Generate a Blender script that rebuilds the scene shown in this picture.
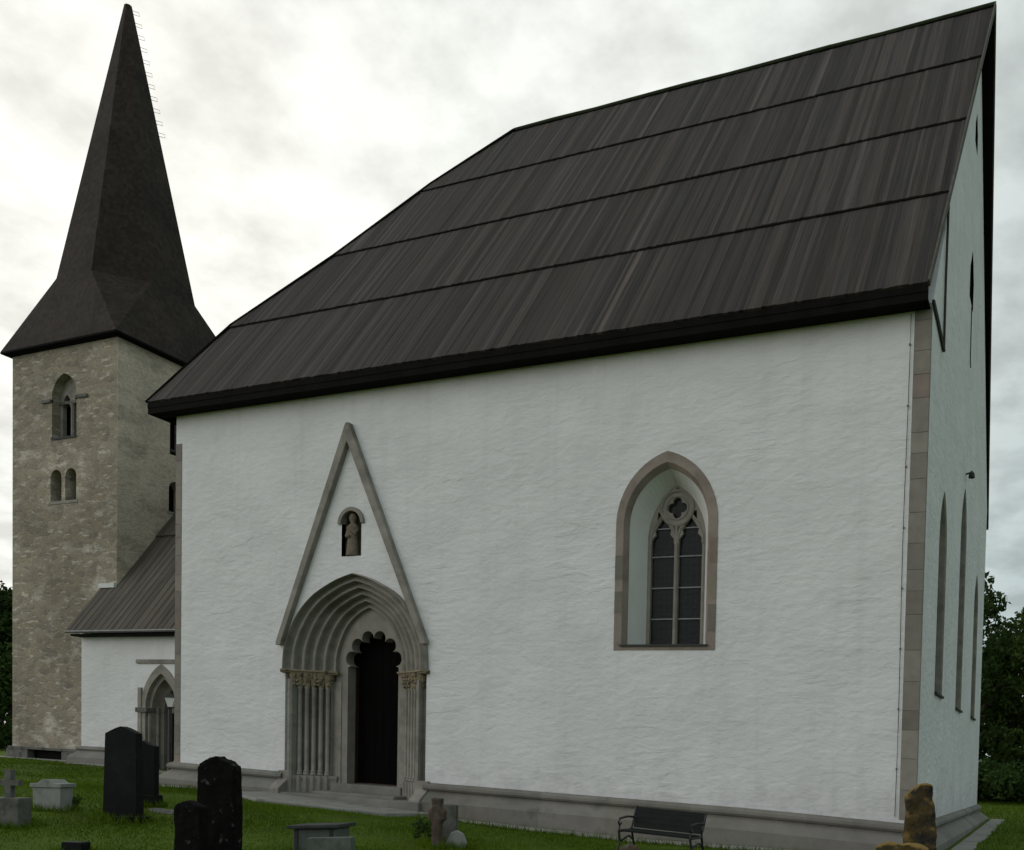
import bpy, math, random
import numpy as np
from mathutils import Vector, Matrix
from mathutils.geometry import tessellate_polygon

for o in list(bpy.data.objects):
    bpy.data.objects.remove(o)
scn = bpy.context.scene
col = scn.collection
R = math.radians
rng = np.random.default_rng(11)
random.seed(11)

# ------------------------------------------------------------------ camera, sky, sun, exposure
cam_data = bpy.data.cameras.new('camera')
cam = bpy.data.objects.new('camera', cam_data)
col.objects.link(cam)
scn.camera = cam
YAW, PITCH, ROLL = -0.4135, -0.0328, 0.0230
CAM = Vector((2.1969, -16.3036, 1.0094))
fwd = Vector((math.sin(YAW), math.cos(YAW), 0)); rgt = Vector((math.cos(YAW), -math.sin(YAW), 0)); up = Vector((0, 0, 1))
f2 = fwd * math.cos(PITCH) + up * math.sin(PITCH); u2 = up * math.cos(PITCH) - fwd * math.sin(PITCH)
r3 = rgt * math.cos(ROLL) + u2 * math.sin(ROLL); u3 = u2 * math.cos(ROLL) - rgt * math.sin(ROLL)
cam.matrix_world = Matrix(((r3.x, u3.x, -f2.x, CAM.x), (r3.y, u3.y, -f2.y, CAM.y), (r3.z, u3.z, -f2.z, CAM.z), (0, 0, 0, 1)))
cam_data.sensor_fit = 'HORIZONTAL'; cam_data.sensor_width = 36.0
cam_data.lens = 36.0 * 938.38 / 1024
cam_data.shift_x = (512 - 646.85) / 1024; cam_data.shift_y = (788.66 - 425) / 1024
cam_data.clip_start = 0.1; cam_data.clip_end = 3000

SUN_AZ = Vector((-0.80, 0.60, 0)).normalized()      # horizontal direction towards the veiled sun
SUN_EL = R(30)
sun_dir = (SUN_AZ * math.cos(SUN_EL) + up * math.sin(SUN_EL)).normalized()
scn.view_settings.view_transform = 'Standard'
scn.view_settings.look = 'None'
scn.view_settings.exposure = 0.0
scn.view_settings.gamma = 1.0
scn.view_settings.use_curve_mapping = False

world = bpy.data.worlds.new('World'); scn.world = world; world.use_nodes = True
wn, wl = world.node_tree.nodes, world.node_tree.links
for n in list(wn): wn.remove(n)
def W(t, **k):
    n = wn.new(t)
    for a, b in k.items(): setattr(n, a, b)
    return n
w_out = W('ShaderNodeOutputWorld'); w_sky = W('ShaderNodeTexSky', sky_type='NISHITA', sun_disc=False)
w_sky.sun_elevation = SUN_EL; w_sky.sun_rotation = math.atan2(SUN_AZ.x, SUN_AZ.y)
w_sky.air_density = 1.0; w_sky.dust_density = 2.0
bg_sky = W('ShaderNodeBackground'); bg_sky.inputs['Strength'].default_value = 0.06
wl.new(w_sky.outputs[0], bg_sky.inputs['Color'])
tc = W('ShaderNodeTexCoord')
sep = W('ShaderNodeSeparateXYZ'); wl.new(tc.outputs['Generated'], sep.inputs[0])
def wmath(op, a, b=None, clamp=False):
    n = W('ShaderNodeMath', operation=op, use_clamp=clamp)
    for i, v in enumerate((a, b)):
        if v is None: continue
        if isinstance(v, (int, float)): n.inputs[i].default_value = v
        else: wl.new(v, n.inputs[i])
    return n.outputs[0]
den = wmath('ADD', wmath('MAXIMUM', sep.outputs[2], 0.0), 0.22)
cx_ = wmath('DIVIDE', sep.outputs[0], den); cy_ = wmath('DIVIDE', sep.outputs[1], den)
comb = W('ShaderNodeCombineXYZ'); wl.new(cx_, comb.inputs[0]); wl.new(cy_, comb.inputs[1])
nz = W('ShaderNodeTexNoise'); nz.inputs['Scale'].default_value = 7.5; nz.inputs['Detail'].default_value = 9.0; nz.inputs['Roughness'].default_value = 0.56
wl.new(comb.outputs[0], nz.inputs['Vector'])
def wdot(v, lo, hi):
    d = W('ShaderNodeVectorMath', operation='DOT_PRODUCT'); wl.new(tc.outputs['Generated'], d.inputs[0]); d.inputs[1].default_value = Vector(v).normalized()
    g = W('ShaderNodeMapRange'); g.interpolation_type = 'SMOOTHSTEP'
    g.inputs['From Min'].default_value = lo; g.inputs['From Max'].default_value = hi
    wl.new(d.outputs['Value'], g.inputs[0]); return g.outputs[0]
nmap = W('ShaderNodeMapRange'); nmap.inputs['From Min'].default_value = 0.34; nmap.inputs['From Max'].default_value = 0.60
nmap.inputs['To Min'].default_value = 0.77; nmap.inputs['To Max'].default_value = 1.05
wl.new(nz.outputs['Fac'], nmap.inputs[0])
# thin cloud towards the west (veiled low sun), thicker and bluer to the north-east, unseen bright lobe added low in the south-west to light the long wall
mixa = W('ShaderNodeMixRGB'); mixa.inputs[1].default_value = (0.495, 0.58, 0.585, 1); mixa.inputs[2].default_value = (0.985, 1.005, 0.95, 1)
wl.new(wdot(sun_dir, 0.55, 1.0), mixa.inputs[0])
mixc = W('ShaderNodeMixRGB'); mixc.inputs[2].default_value = (1.88, 1.81, 1.78, 1)
wl.new(wdot((-0.76, -0.62, 0.0), 0.42, 1.0), mixc.inputs[0]); wl.new(mixa.outputs[0], mixc.inputs[1])
mul = W('ShaderNodeMixRGB', blend_type='MULTIPLY'); mul.inputs[0].default_value = 1.0
wl.new(mixc.outputs[0], mul.inputs[1]); wl.new(nmap.outputs[0], mul.inputs[2])
bg_cl = W('ShaderNodeBackground'); wl.new(mul.outputs[0], bg_cl.inputs['Color']); bg_cl.inputs['Strength'].default_value = 1.0
mixs = W('ShaderNodeMixShader'); mixs.inputs[0].default_value = 0.94
wl.new(bg_sky.outputs[0], mixs.inputs[1]); wl.new(bg_cl.outputs[0], mixs.inputs[2]); wl.new(mixs.outputs[0], w_out.inputs['Surface'])

sd = bpy.data.lights.new('sun', 'SUN'); sd.energy = 0.5; sd.angle = R(25); sd.color = (1.0, 0.95, 0.86)
sun = bpy.data.objects.new('sun', sd); col.objects.link(sun)
sun.rotation_euler = sun_dir.to_track_quat('Z', 'Y').to_euler()

# ------------------------------------------------------------------ materials
def new_mat(name):
    m = bpy.data.materials.new(name); m.use_nodes = True
    nt = m.node_tree
    b = nt.nodes.get('Principled BSDF')
    return m, nt, b
def mat(name, c1, c2=None, scale=3.0, stretch=(1, 1, 1), rough=0.85, bump=0.0, bscale=None, bdist=0.02, bstretch=None,
        c3=None, s3=0.6, t3=(0.55, 0.7), attr=None, spec=0.3, detail=6.0, metal=0.0, bscale2=None, bump2=0.0):
    m, nt, b = new_mat(name); N, L = nt.nodes, nt.links
    b.inputs['Roughness'].default_value = rough; b.inputs['Specular IOR Level'].default_value = spec; b.inputs['Metallic'].default_value = metal
    g = N.new('ShaderNodeNewGeometry')
    def mapped(st):
        mp = N.new('ShaderNodeMapping'); mp.inputs['Scale'].default_value = st
        L.new(g.outputs['Position'], mp.inputs['Vector']); return mp.outputs[0]
    def noise(sc, st, det=detail, ro=0.6):
        n = N.new('ShaderNodeTexNoise'); n.inputs['Scale'].default_value = sc; n.inputs['Detail'].default_value = det; n.inputs['Roughness'].default_value = ro
        L.new(mapped(st), n.inputs['Vector']); return n.outputs['Fac']
    c2 = c2 or c1
    r = N.new('ShaderNodeValToRGB'); r.color_ramp.elements[0].position = 0.32; r.color_ramp.elements[1].position = 0.68
    r.color_ramp.elements[0].color = (*c1, 1); r.color_ramp.elements[1].color = (*c2, 1)
    L.new(noise(scale, stretch), r.inputs[0]); out = r.outputs[0]
    if c3:
        mr = N.new('ShaderNodeMapRange'); mr.inputs['From Min'].default_value = t3[0]; mr.inputs['From Max'].default_value = t3[1]
        L.new(noise(s3, (1, 1, 1), 5.0, 0.65), mr.inputs[0])
        mx = N.new('ShaderNodeMixRGB'); mx.inputs[2].default_value = (*c3, 1)
        L.new(mr.outputs[0], mx.inputs[0]); L.new(out, mx.inputs[1]); out = mx.outputs[0]
    if attr:
        a = N.new('ShaderNodeAttribute'); a.attribute_name = attr
        mx = N.new('ShaderNodeMixRGB'); mx.blend_type = 'MULTIPLY'; mx.inputs[0].default_value = 1.0
        L.new(out, mx.inputs[1]); L.new(a.outputs['Color'], mx.inputs[2]); out = mx.outputs[0]
    L.new(out, b.inputs['Base Color'])
    if bump:
        bp = N.new('ShaderNodeBump'); bp.inputs['Strength'].default_value = bump; bp.inputs['Distance'].default_value = bdist
        h = noise(bscale or scale * 4, bstretch or stretch, 5.0, 0.55)
        if bscale2:
            h2 = noise(bscale2, bstretch or stretch, 4.0, 0.5)
            ad = N.new('ShaderNodeMath'); ad.operation = 'MULTIPLY_ADD'; L.new(h2, ad.inputs[0]); ad.inputs[1].default_value = bump2; L.new(h, ad.inputs[2]); h = ad.outputs[0]
        L.new(h, bp.inputs['Height']); L.new(bp.outputs[0], b.inputs['Normal'])
    return m

M = {}
def plaster_mat():
    m, nt, b = new_mat('lime_plaster'); N, L = nt.nodes, nt.links
    b.inputs['Roughness'].default_value = 0.93; b.inputs['Specular IOR Level'].default_value = 0.12
    g = N.new('ShaderNodeNewGeometry')
    def noise(st, sc, det, ro, dist=0.0):
        x = N.new('ShaderNodeMapping'); x.inputs['Scale'].default_value = st; L.new(g.outputs['Position'], x.inputs['Vector'])
        n = N.new('ShaderNodeTexNoise'); n.inputs['Scale'].default_value = sc; n.inputs['Detail'].default_value = det; n.inputs['Roughness'].default_value = ro; n.inputs['Distortion'].default_value = dist
        L.new(x.outputs[0], n.inputs['Vector']); return n.outputs['Fac']
    def ramp(f, lo, hi, a, c):
        r = N.new('ShaderNodeMapRange'); r.inputs['From Min'].default_value = lo; r.inputs['From Max'].default_value = hi; r.inputs['To Min'].default_value = a; r.inputs['To Max'].default_value = c; L.new(f, r.inputs[0]); return r.outputs[0]
    def mth(op, a, c):
        n = N.new('ShaderNodeMath'); n.operation = op
        for k, v in enumerate((a, c)):
            if isinstance(v, float): n.inputs[k].default_value = v
            else: L.new(v, n.inputs[k])
        return n.outputs[0]
    # limewash coats of slightly different whiteness, rain streaks, faint damp near the foot
    tone = mth('MULTIPLY', ramp(noise((1, 1, 1.4), 0.7, 6, .6), .35, .65, .93, 1.04), ramp(noise((2.6, 2.6, .16), 1.0, 5, .65), .52, .74, 1.0, .93))
    tone = mth('MULTIPLY', tone, ramp(noise((1, 1, 2.2), 3.2, 8, .7), .58, .74, 1.0, .90))
    sz = N.new('ShaderNodeSeparateXYZ'); L.new(g.outputs['Position'], sz.inputs[0])
    foot = mth('ADD', ramp(sz.outputs[2], -.1, 1.1, 0.0, .45), noise((1.5, 1.5, 1), 1.6, 6, .65))   # splashed soil and algae, ragged, near the foot
    tone = mth('MULTIPLY', tone, ramp(foot, .48, .80, .84, 1.0))
    mx = N.new('ShaderNodeMixRGB'); mx.blend_type = 'MULTIPLY'; mx.inputs[0].default_value = 1; mx.inputs[1].default_value = (0.692, 0.690, 0.688, 1); L.new(tone, mx.inputs[2]); L.new(mx.outputs[0], b.inputs['Base Color'])
    # uneven rubble behind the coat, trowel strokes, grain
    h = mth('MULTIPLY', noise((1, 1, 1.5), 1.8, 3, .5, .3), .62)
    h = mth('ADD', h, mth('MULTIPLY', noise((.9, .9, 1.8), 5.0, 3, .5, .3), .46)); h = mth('ADD', h, mth('MULTIPLY', noise((1, 1, 1.2), 15.0, 4, .6), .10))
    # here and there a course of the stonework prints through
    crs_ = mth('MULTIPLY', ramp(noise((.7, .7, 3.0), 1.6, 3, .5, .5), .48, .62, 0.0, 1.0), ramp(noise((1, 1, 1), .55, 3, .5), .50, .62, 0.0, 1.0))
    h = mth('ADD', h, mth('MULTIPLY', crs_, .17))
    bp = N.new('ShaderNodeBump'); bp.inputs['Strength'].default_value = 0.6; bp.inputs['Distance'].default_value = 0.07
    L.new(h, bp.inputs['Height']); L.new(bp.outputs[0], b.inputs['Normal'])
    return m
M['plaster'] = plaster_mat()
M['reveal'] = mat('reveal_plaster', (0.60, 0.61, 0.58), (0.66, 0.67, 0.65), 2.0, rough=0.92, bump=0.4, bscale=6, bdist=0.03, spec=0.15)
M['limestone'] = mat('grey_limestone', (0.20, 0.185, 0.16), (0.30, 0.28, 0.245), 2.2, (1, 1, 1.6), 0.85, 0.4, 14, 0.012, c3=(0.15, 0.135, 0.115), s3=1.6, t3=(0.52, 0.72), spec=0.25)
M['carved'] = mat('carved_limestone', (0.20, 0.165, 0.105), (0.28, 0.235, 0.16), 6, rough=0.9, bump=0.8, bscale=16, bdist=0.03, c3=(0.07, 0.06, 0.045), s3=7, t3=(0.52, 0.62), spec=0.2)
M['relief'] = mat('weathered_relief_stone', (0.12, 0.098, 0.072), (0.20, 0.165, 0.125), 7, rough=0.92, bump=0.7, bscale=18, bdist=0.02)
M['pinkstone'] = mat('pinkish_limestone', (0.205, 0.170, 0.145), (0.29, 0.245, 0.21), 2.0, (1, 1, 1.6), 0.85, 0.4, 14, 0.012, c3=(0.16, 0.13, 0.11), s3=1.6, t3=(0.52, 0.72), spec=0.25)
M['tracery'] = mat('tracery_stone', (0.20, 0.185, 0.16), (0.28, 0.262, 0.23), 3, rough=0.88, bump=0.3, bscale=18, bdist=0.01)
M['plinth'] = mat('plinth_stone', (0.150, 0.144, 0.130), (0.22, 0.21, 0.19), 1.6, rough=0.88, bump=0.4, bscale=9, bdist=0.015, c3=(0.14, 0.14, 0.125), s3=1.2, t3=(0.52, 0.7))
M['plinth_blocks'] = mat('plinth_block_stone', (0.150, 0.144, 0.130), (0.22, 0.21, 0.19), 1.6, rough=0.88, bump=0.5, bscale=9, bdist=0.015, c3=(0.12, 0.12, 0.105), s3=1.6, t3=(0.54, 0.7), attr='tint')
M['paving'] = mat('paving_stone', (0.21, 0.205, 0.185), (0.29, 0.28, 0.255), 2.5, rough=0.9, bump=0.5, bscale=8, bdist=0.02, c3=(0.12, 0.13, 0.08), s3=2.0, t3=(0.58, 0.7))
M['tar'] = mat('tarred_boards', (0.0235, 0.0192, 0.0170), (0.053, 0.0462, 0.0425), 9.0, (4.5, 0.07, 0.07), 0.8, 0.3, 14, 0.006, (3, .3, .3), c3=(0.036, 0.031, 0.027), s3=0.35, attr='tint', spec=0.2)
M['tar_dark'] = mat('dark_tarred_wood', (0.005, 0.0045, 0.004), (0.009, 0.008, 0.007), 4, rough=0.9, bump=0.2, bscale=12, bdist=0.01, spec=0.08)
M['tar_edge'] = mat('weathered_edge_board', (0.06, 0.06, 0.045), (0.10, 0.095, 0.075), 4, rough=0.85, bump=0.2, bscale=12, bdist=0.01)
M['moss'] = mat('mossy_ridge_boards', (0.020, 0.030, 0.012), (0.045, 0.055, 0.028), 4, rough=0.95, bump=0.6, bscale=9, bdist=0.03)
M['naveroof'] = mat('brown_roof_boards', (0.066, 0.057, 0.048), (0.105, 0.092, 0.078), 2.5, (3, 0.3, 0.3), 0.8, 0.3, 14, 0.006, (3, .3, .3), attr='tint', spec=0.25)
def shingle_mat():
    m, nt, b = new_mat('tarred_shingles'); N, L = nt.nodes, nt.links
    b.inputs['Roughness'].default_value = 0.8; b.inputs['Specular IOR Level'].default_value = 0.2
    g = N.new('ShaderNodeNewGeometry'); x = N.new('ShaderNodeMapping'); x.inputs['Scale'].default_value = (9.0, 9.0, 7.2); L.new(g.outputs['Position'], x.inputs['Vector'])
    v = N.new('ShaderNodeTexVoronoi'); v.inputs['Scale'].default_value = 1.0; v.inputs['Randomness'].default_value = .85; L.new(x.outputs[0], v.inputs['Vector'])
    sc = N.new('ShaderNodeSeparateColor'); L.new(v.outputs['Color'], sc.inputs[0])
    r = N.new('ShaderNodeValToRGB'); r.color_ramp.elements[0].color = (0.019, 0.0130, 0.009, 1); r.color_ramp.elements[1].color = (0.036, 0.027, 0.020, 1); L.new(sc.outputs[0], r.inputs[0])
    n = N.new('ShaderNodeTexNoise'); n.inputs['Scale'].default_value = .6; n.inputs['Detail'].default_value = 6; L.new(g.outputs['Position'], n.inputs['Vector'])
    mr = N.new('ShaderNodeMapRange'); mr.inputs['From Min'].default_value = .35; mr.inputs['From Max'].default_value = .65; mr.inputs['To Min'].default_value = .75; mr.inputs['To Max'].default_value = 1.25; L.new(n.outputs['Fac'], mr.inputs[0])
    mx = N.new('ShaderNodeMixRGB'); mx.blend_type = 'MULTIPLY'; mx.inputs[0].default_value = 1; L.new(r.outputs[0], mx.inputs[1]); L.new(mr.outputs[0], mx.inputs[2]); L.new(mx.outputs[0], b.inputs['Base Color'])
    s_ = N.new('ShaderNodeSeparateXYZ'); L.new(g.outputs['Position'], s_.inputs[0])
    a = N.new('ShaderNodeMath'); a.operation = 'MULTIPLY'; a.inputs[1].default_value = 3.9; L.new(s_.outputs[2], a.inputs[0])
    f = N.new('ShaderNodeMath'); f.operation = 'FRACT'; L.new(a.outputs[0], f.inputs[0])
    h = N.new('ShaderNodeMath'); h.operation = 'MULTIPLY_ADD'; L.new(f.outputs[0], h.inputs[0]); h.inputs[1].default_value = -.6; L.new(sc.outputs[1], h.inputs[2])
    bp = N.new('ShaderNodeBump'); bp.inputs['Strength'].default_value = 0.6; bp.inputs['Distance'].default_value = 0.03; L.new(h.outputs[0], bp.inputs['Height']); L.new(bp.outputs[0], b.inputs['Normal'])
    return m
M['spire'] = shingle_mat()
M['door'] = mat('dark_door_wood', (0.0034, 0.0032, 0.0032), (0.0058, 0.0054, 0.0052), 2, (6, 6, 0.4), 0.95, 0.3, 10, 0.01, spec=0.03)
M['doorframe'] = mat('red_brown_door_frame', (0.024, 0.013, 0.009), (0.04, 0.02, 0.014), 3, rough=0.7)
M['iron'] = mat('black_iron', (0.012, 0.012, 0.013), (0.022, 0.022, 0.022), 9, rough=0.55, spec=0.4)
M['zinc'] = mat('dull_zinc', (0.13, 0.13, 0.13), (0.2, 0.2, 0.2), 5, rough=0.5, metal=0.6)
M['zinc_pale'] = mat('pale_zinc_bar', (0.24, 0.25, 0.25), (0.32, 0.33, 0.33), 5, rough=0.6)
M['lampglass'] = mat('lantern_glass', (0.75, 0.75, 0.72), (0.8, 0.8, 0.78), 5, rough=0.25, spec=0.5)
M['granite'] = mat('black_granite', (0.0035, 0.005, 0.005), (0.007, 0.0095, 0.0095), 40, rough=0.6, bump=0.15, bscale=30, bdist=0.004, c3=(0.011, 0.014, 0.013), s3=3.5, t3=(0.5, 0.7), spec=0.10)
M['darkstone'] = mat('rough_dark_stone', (0.004, 0.004, 0.0035), (0.008, 0.0078, 0.007), 8, rough=0.95, bump=0.8, bscale=10, bdist=0.03, c3=(0.06, 0.06, 0.055), s3=9, t3=(0.61, 0.68), spec=0.08)
M['greystone'] = mat('grey_gravestone', (0.10, 0.10, 0.09), (0.16, 0.155, 0.14), 4, rough=0.9, bump=0.5, bscale=16, bdist=0.015, c3=(0.055, 0.06, 0.045), s3=3.0, t3=(0.5, 0.68))
M['palestone'] = mat('pale_gravestone', (0.21, 0.215, 0.20), (0.29, 0.29, 0.27), 4, rough=0.9, bump=0.4, bscale=14, bdist=0.012, c3=(0.12, 0.13, 0.10), s3=2.5, t3=(0.52, 0.7))
M['greenstone'] = mat('green_grey_slab', (0.085, 0.10, 0.085), (0.125, 0.14, 0.12), 4, rough=0.85, bump=0.3, bscale=14, bdist=0.01, c3=(0.06, 0.07, 0.055), s3=3)
M['capstone'] = mat('dark_grey_capstone', (0.03, 0.034, 0.033), (0.05, 0.054, 0.052), 5, rough=0.8, bump=0.3, bscale=14, bdist=0.01)
M['lichen'] = mat('lichen_stone', (0.034, 0.028, 0.017), (0.100, 0.066, 0.020), 9.0, rough=0.95, bump=1.0, bscale=9, bdist=0.05, c3=(0.026, 0.023, 0.019), s3=5.0, t3=(0.48, 0.58))
def top_lichen(m, c):
    nt = m.node_tree; N, L = nt.nodes, nt.links; b = N['Principled BSDF']; src = b.inputs['Base Color'].links[0].from_socket
    g = N.new('ShaderNodeNewGeometry'); s_ = N.new('ShaderNodeSeparateXYZ'); L.new(g.outputs['Normal'], s_.inputs[0])
    n = N.new('ShaderNodeTexNoise'); n.inputs['Scale'].default_value = 11; n.inputs['Detail'].default_value = 6; L.new(g.outputs['Position'], n.inputs['Vector'])
    a = N.new('ShaderNodeMath'); a.operation = 'ADD'; L.new(s_.outputs[2], a.inputs[0]); L.new(n.outputs['Fac'], a.inputs[1])
    r = N.new('ShaderNodeMapRange'); r.inputs['From Min'].default_value = .62; r.inputs['From Max'].default_value = 1.0; L.new(a.outputs[0], r.inputs[0])
    mx = N.new('ShaderNodeMixRGB'); mx.inputs[2].default_value = (*c, 1); L.new(r.outputs[0], mx.inputs[0]); L.new(src, mx.inputs[1]); L.new(mx.outputs[0], b.inputs['Base Color'])
top_lichen(M['lichen'], (0.21, 0.135, 0.035))
M['lichen_white'] = mat('white_lichen', (0.42, 0.42, 0.38), (0.55, 0.54, 0.50), 9, rough=0.95, bump=0.5, bscale=20, bdist=0.01)
M['orange_cross'] = mat('rusty_lichen_stone', (0.055, 0.042, 0.032), (0.10, 0.070, 0.050), 6, rough=0.95, bump=0.7, bscale=14, bdist=0.02, c3=(0.11, 0.11, 0.10), s3=8, t3=(0.53, 0.66))
M['benchpaint'] = mat('dark_green_bench_paint', (0.004, 0.0065, 0.006), (0.008, 0.011, 0.010), 6, rough=0.7, spec=0.2)
M['bark'] = mat('tree_bark', (0.045, 0.035, 0.026), (0.08, 0.065, 0.05), 4, (2, 2, .4), 0.95, 0.7, 8, 0.04)
def leafmat(name, c1, c2):
    m = mat(name, c1, c2, 0.5, rough=0.8, attr='tint', spec=0.06)
    nt = m.node_tree; b = nt.nodes['Principled BSDF']; o = nt.nodes['Material Output']
    t = nt.nodes.new('ShaderNodeBsdfTranslucent'); mx = nt.nodes.new('ShaderNodeMixShader'); mx.inputs[0].default_value = 0.25
    src = b.inputs['Base Color'].links[0].from_socket
    nt.links.new(src, t.inputs['Color']); nt.links.new(b.outputs[0], mx.inputs[1]); nt.links.new(t.outputs[0], mx.inputs[2]); nt.links.new(mx.outputs[0], o.inputs[0])
    return m
M['leaf_dark'] = leafmat('dark_leaves', (0.028, 0.052, 0.014), (0.055, 0.092, 0.024))
M['leaf_mid'] = leafmat('mid_green_leaves', (0.045, 0.080, 0.016), (0.080, 0.125, 0.026))
M['blade'] = leafmat('grass_blades', (0.066, 0.118, 0.008), (0.104, 0.162, 0.012))
M['soil'] = mat('lawn_ground', (0.052, 0.088, 0.008), (0.080, 0.120, 0.012), 0.9, rough=0.98, bump=0.6, bscale=14, bdist=0.03, c3=(0.05, 0.055, 0.02), s3=0.5, t3=(0.56, 0.72), spec=0.1)

def quoin_mat():
    m, nt, b = new_mat('quoin_blocks'); N, L = nt.nodes, nt.links
    b.inputs['Roughness'].default_value = 0.88; b.inputs['Specular IOR Level'].default_value = 0.2
    a = N.new('ShaderNodeAttribute'); a.attribute_name = 'tint'
    n = N.new('ShaderNodeTexNoise'); n.inputs['Scale'].default_value = 5.0; n.inputs['Detail'].default_value = 6
    g = N.new('ShaderNodeNewGeometry'); L.new(g.outputs['Position'], n.inputs['Vector'])
    mr = N.new('ShaderNodeMapRange'); mr.inputs['To Min'].default_value = 0.7; mr.inputs['To Max'].default_value = 1.3; L.new(n.outputs['Fac'], mr.inputs[0])
    mx = N.new('ShaderNodeMixRGB'); mx.blend_type = 'MULTIPLY'; mx.inputs[0].default_value = 1; L.new(a.outputs['Color'], mx.inputs[1]); L.new(mr.outputs[0], mx.inputs[2])
    L.new(mx.outputs[0], b.inputs['Base Color'])
    bp = N.new('ShaderNodeBump'); bp.inputs['Strength'].default_value = 0.3; bp.inputs['Distance'].default_value = 0.01
    L.new(n.outputs['Fac'], bp.inputs['Height']); L.new(bp.outputs[0], b.inputs['Normal'])
    return m
M['quoin'] = quoin_mat()

def rubble_mat(name='rubble_stone', cover=0.0, k=1.0):
    m, nt, b = new_mat(name); N, L = nt.nodes, nt.links
    b.inputs['Roughness'].default_value = 0.92; b.inputs['Specular IOR Level'].default_value = 0.15
    g = N.new('ShaderNodeNewGeometry')
    def mp(s):
        x = N.new('ShaderNodeMapping'); x.inputs['Scale'].default_value = s; L.new(g.outputs['Position'], x.inputs['Vector']); return x.outputs[0]
    wob = N.new('ShaderNodeTexNoise'); wob.inputs['Scale'].default_value = 2.2; L.new(g.outputs['Position'], wob.inputs['Vector'])
    ad = N.new('ShaderNodeVectorMath'); ad.operation = 'MULTIPLY_ADD'; ad.inputs[1].default_value = (.5, .5, .5); L.new(wob.outputs['Color'], ad.inputs[0]); L.new(mp((2.9, 2.9, 6.2)), ad.inputs[2])
    vo = N.new('ShaderNodeTexVoronoi'); vo.inputs['Scale'].default_value = 1.0; L.new(ad.outputs[0], vo.inputs['Vector'])
    ve = N.new('ShaderNodeTexVoronoi'); ve.feature = 'DISTANCE_TO_EDGE'; ve.inputs['Scale'].default_value = 1.0; L.new(ad.outputs[0], ve.inputs['Vector'])
    r = N.new('ShaderNodeValToRGB'); cr = r.color_ramp
    cr.elements[0].position = 0.0; cr.elements[0].color = (0.185, 0.162, 0.130, 1); cr.elements[1].position = 1.0; cr.elements[1].color = (0.265, 0.238, 0.192, 1)
    e = cr.elements.new(0.45); e.color = (0.230, 0.200, 0.152, 1); e = cr.elements.new(0.7); e.color = (0.250, 0.212, 0.155, 1)
    sx = N.new('ShaderNodeSeparateColor'); L.new(vo.outputs['Color'], sx.inputs[0]); L.new(sx.outputs[0], r.inputs[0])
    # mortar joints
    mj = N.new('ShaderNodeMapRange'); mj.inputs['From Min'].default_value = 0.02; mj.inputs['From Max'].default_value = 0.07; mj.inputs['To Min'].default_value = 0.35; mj.inputs['To Max'].default_value = 0.0
    L.new(ve.outputs[0], mj.inputs[0])
    mx = N.new('ShaderNodeMixRGB'); mx.inputs[2].default_value = (0.30, 0.28, 0.235, 1); L.new(mj.outputs[0], mx.inputs[0]); L.new(r.outputs[0], mx.inputs[1])
    # remains of pale render, in patches and streaks
    n1 = N.new('ShaderNodeTexNoise'); n1.inputs['Scale'].default_value = 0.85; n1.inputs['Detail'].default_value = 9; n1.inputs['Roughness'].default_value = 0.7
    L.new(mp((1, 1, 1.9)), n1.inputs['Vector'])
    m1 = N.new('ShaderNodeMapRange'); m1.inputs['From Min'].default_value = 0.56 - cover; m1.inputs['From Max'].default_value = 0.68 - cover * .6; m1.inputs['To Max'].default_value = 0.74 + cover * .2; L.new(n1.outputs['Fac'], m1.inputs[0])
    # leftover mortar smears: short level and upright dashes
    ns = N.new('ShaderNodeTexNoise'); ns.inputs['Scale'].default_value = 1.5; ns.inputs['Detail'].default_value = 5; ns.inputs['Roughness'].default_value = 0.55; L.new(mp((1.6, 1.6, 6.5)), ns.inputs['Vector'])
    ms = N.new('ShaderNodeMapRange'); ms.inputs['From Min'].default_value = 0.59; ms.inputs['From Max'].default_value = 0.645; ms.inputs['To Max'].default_value = 0.6; L.new(ns.outputs['Fac'], ms.inputs[0])
    mm = N.new('ShaderNodeMath'); mm.operation = 'MAXIMUM'; L.new(m1.outputs[0], mm.inputs[0]); L.new(ms.outputs[0], mm.inputs[1]); m1 = mm
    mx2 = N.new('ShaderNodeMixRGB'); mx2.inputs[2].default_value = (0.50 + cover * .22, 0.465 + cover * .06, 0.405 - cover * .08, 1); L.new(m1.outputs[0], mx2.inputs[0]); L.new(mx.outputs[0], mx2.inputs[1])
    # large darker weathering
    n2 = N.new('ShaderNodeTexNoise'); n2.inputs['Scale'].default_value = 0.45; n2.inputs['Detail'].default_value = 4; L.new(g.outputs['Position'], n2.inputs['Vector'])
    m2 = N.new('ShaderNodeMapRange'); m2.inputs['From Min'].default_value = 0.35; m2.inputs['From Max'].default_value = 0.65; m2.inputs['To Min'].default_value = 0.95; m2.inputs['To Max'].default_value = 1.32; L.new(n2.outputs['Fac'], m2.inputs[0])
    mx3 = N.new('ShaderNodeMixRGB'); mx3.blend_type = 'MULTIPLY'; mx3.inputs[0].default_value = 1; L.new(mx2.outputs[0], mx3.inputs[1]); L.new(m2.outputs[0], mx3.inputs[2])
    n3 = N.new('ShaderNodeTexNoise'); n3.inputs['Scale'].default_value = 9.0; n3.inputs['Detail'].default_value = 6; n3.inputs['Roughness'].default_value = .7; L.new(mp((1, 1, 1.5)), n3.inputs['Vector'])
    m3 = N.new('ShaderNodeMapRange'); m3.inputs['From Min'].default_value = 0.3; m3.inputs['From Max'].default_value = 0.7; m3.inputs['To Min'].default_value = 0.78; m3.inputs['To Max'].default_value = 1.22; L.new(n3.outputs['Fac'], m3.inputs[0])
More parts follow.
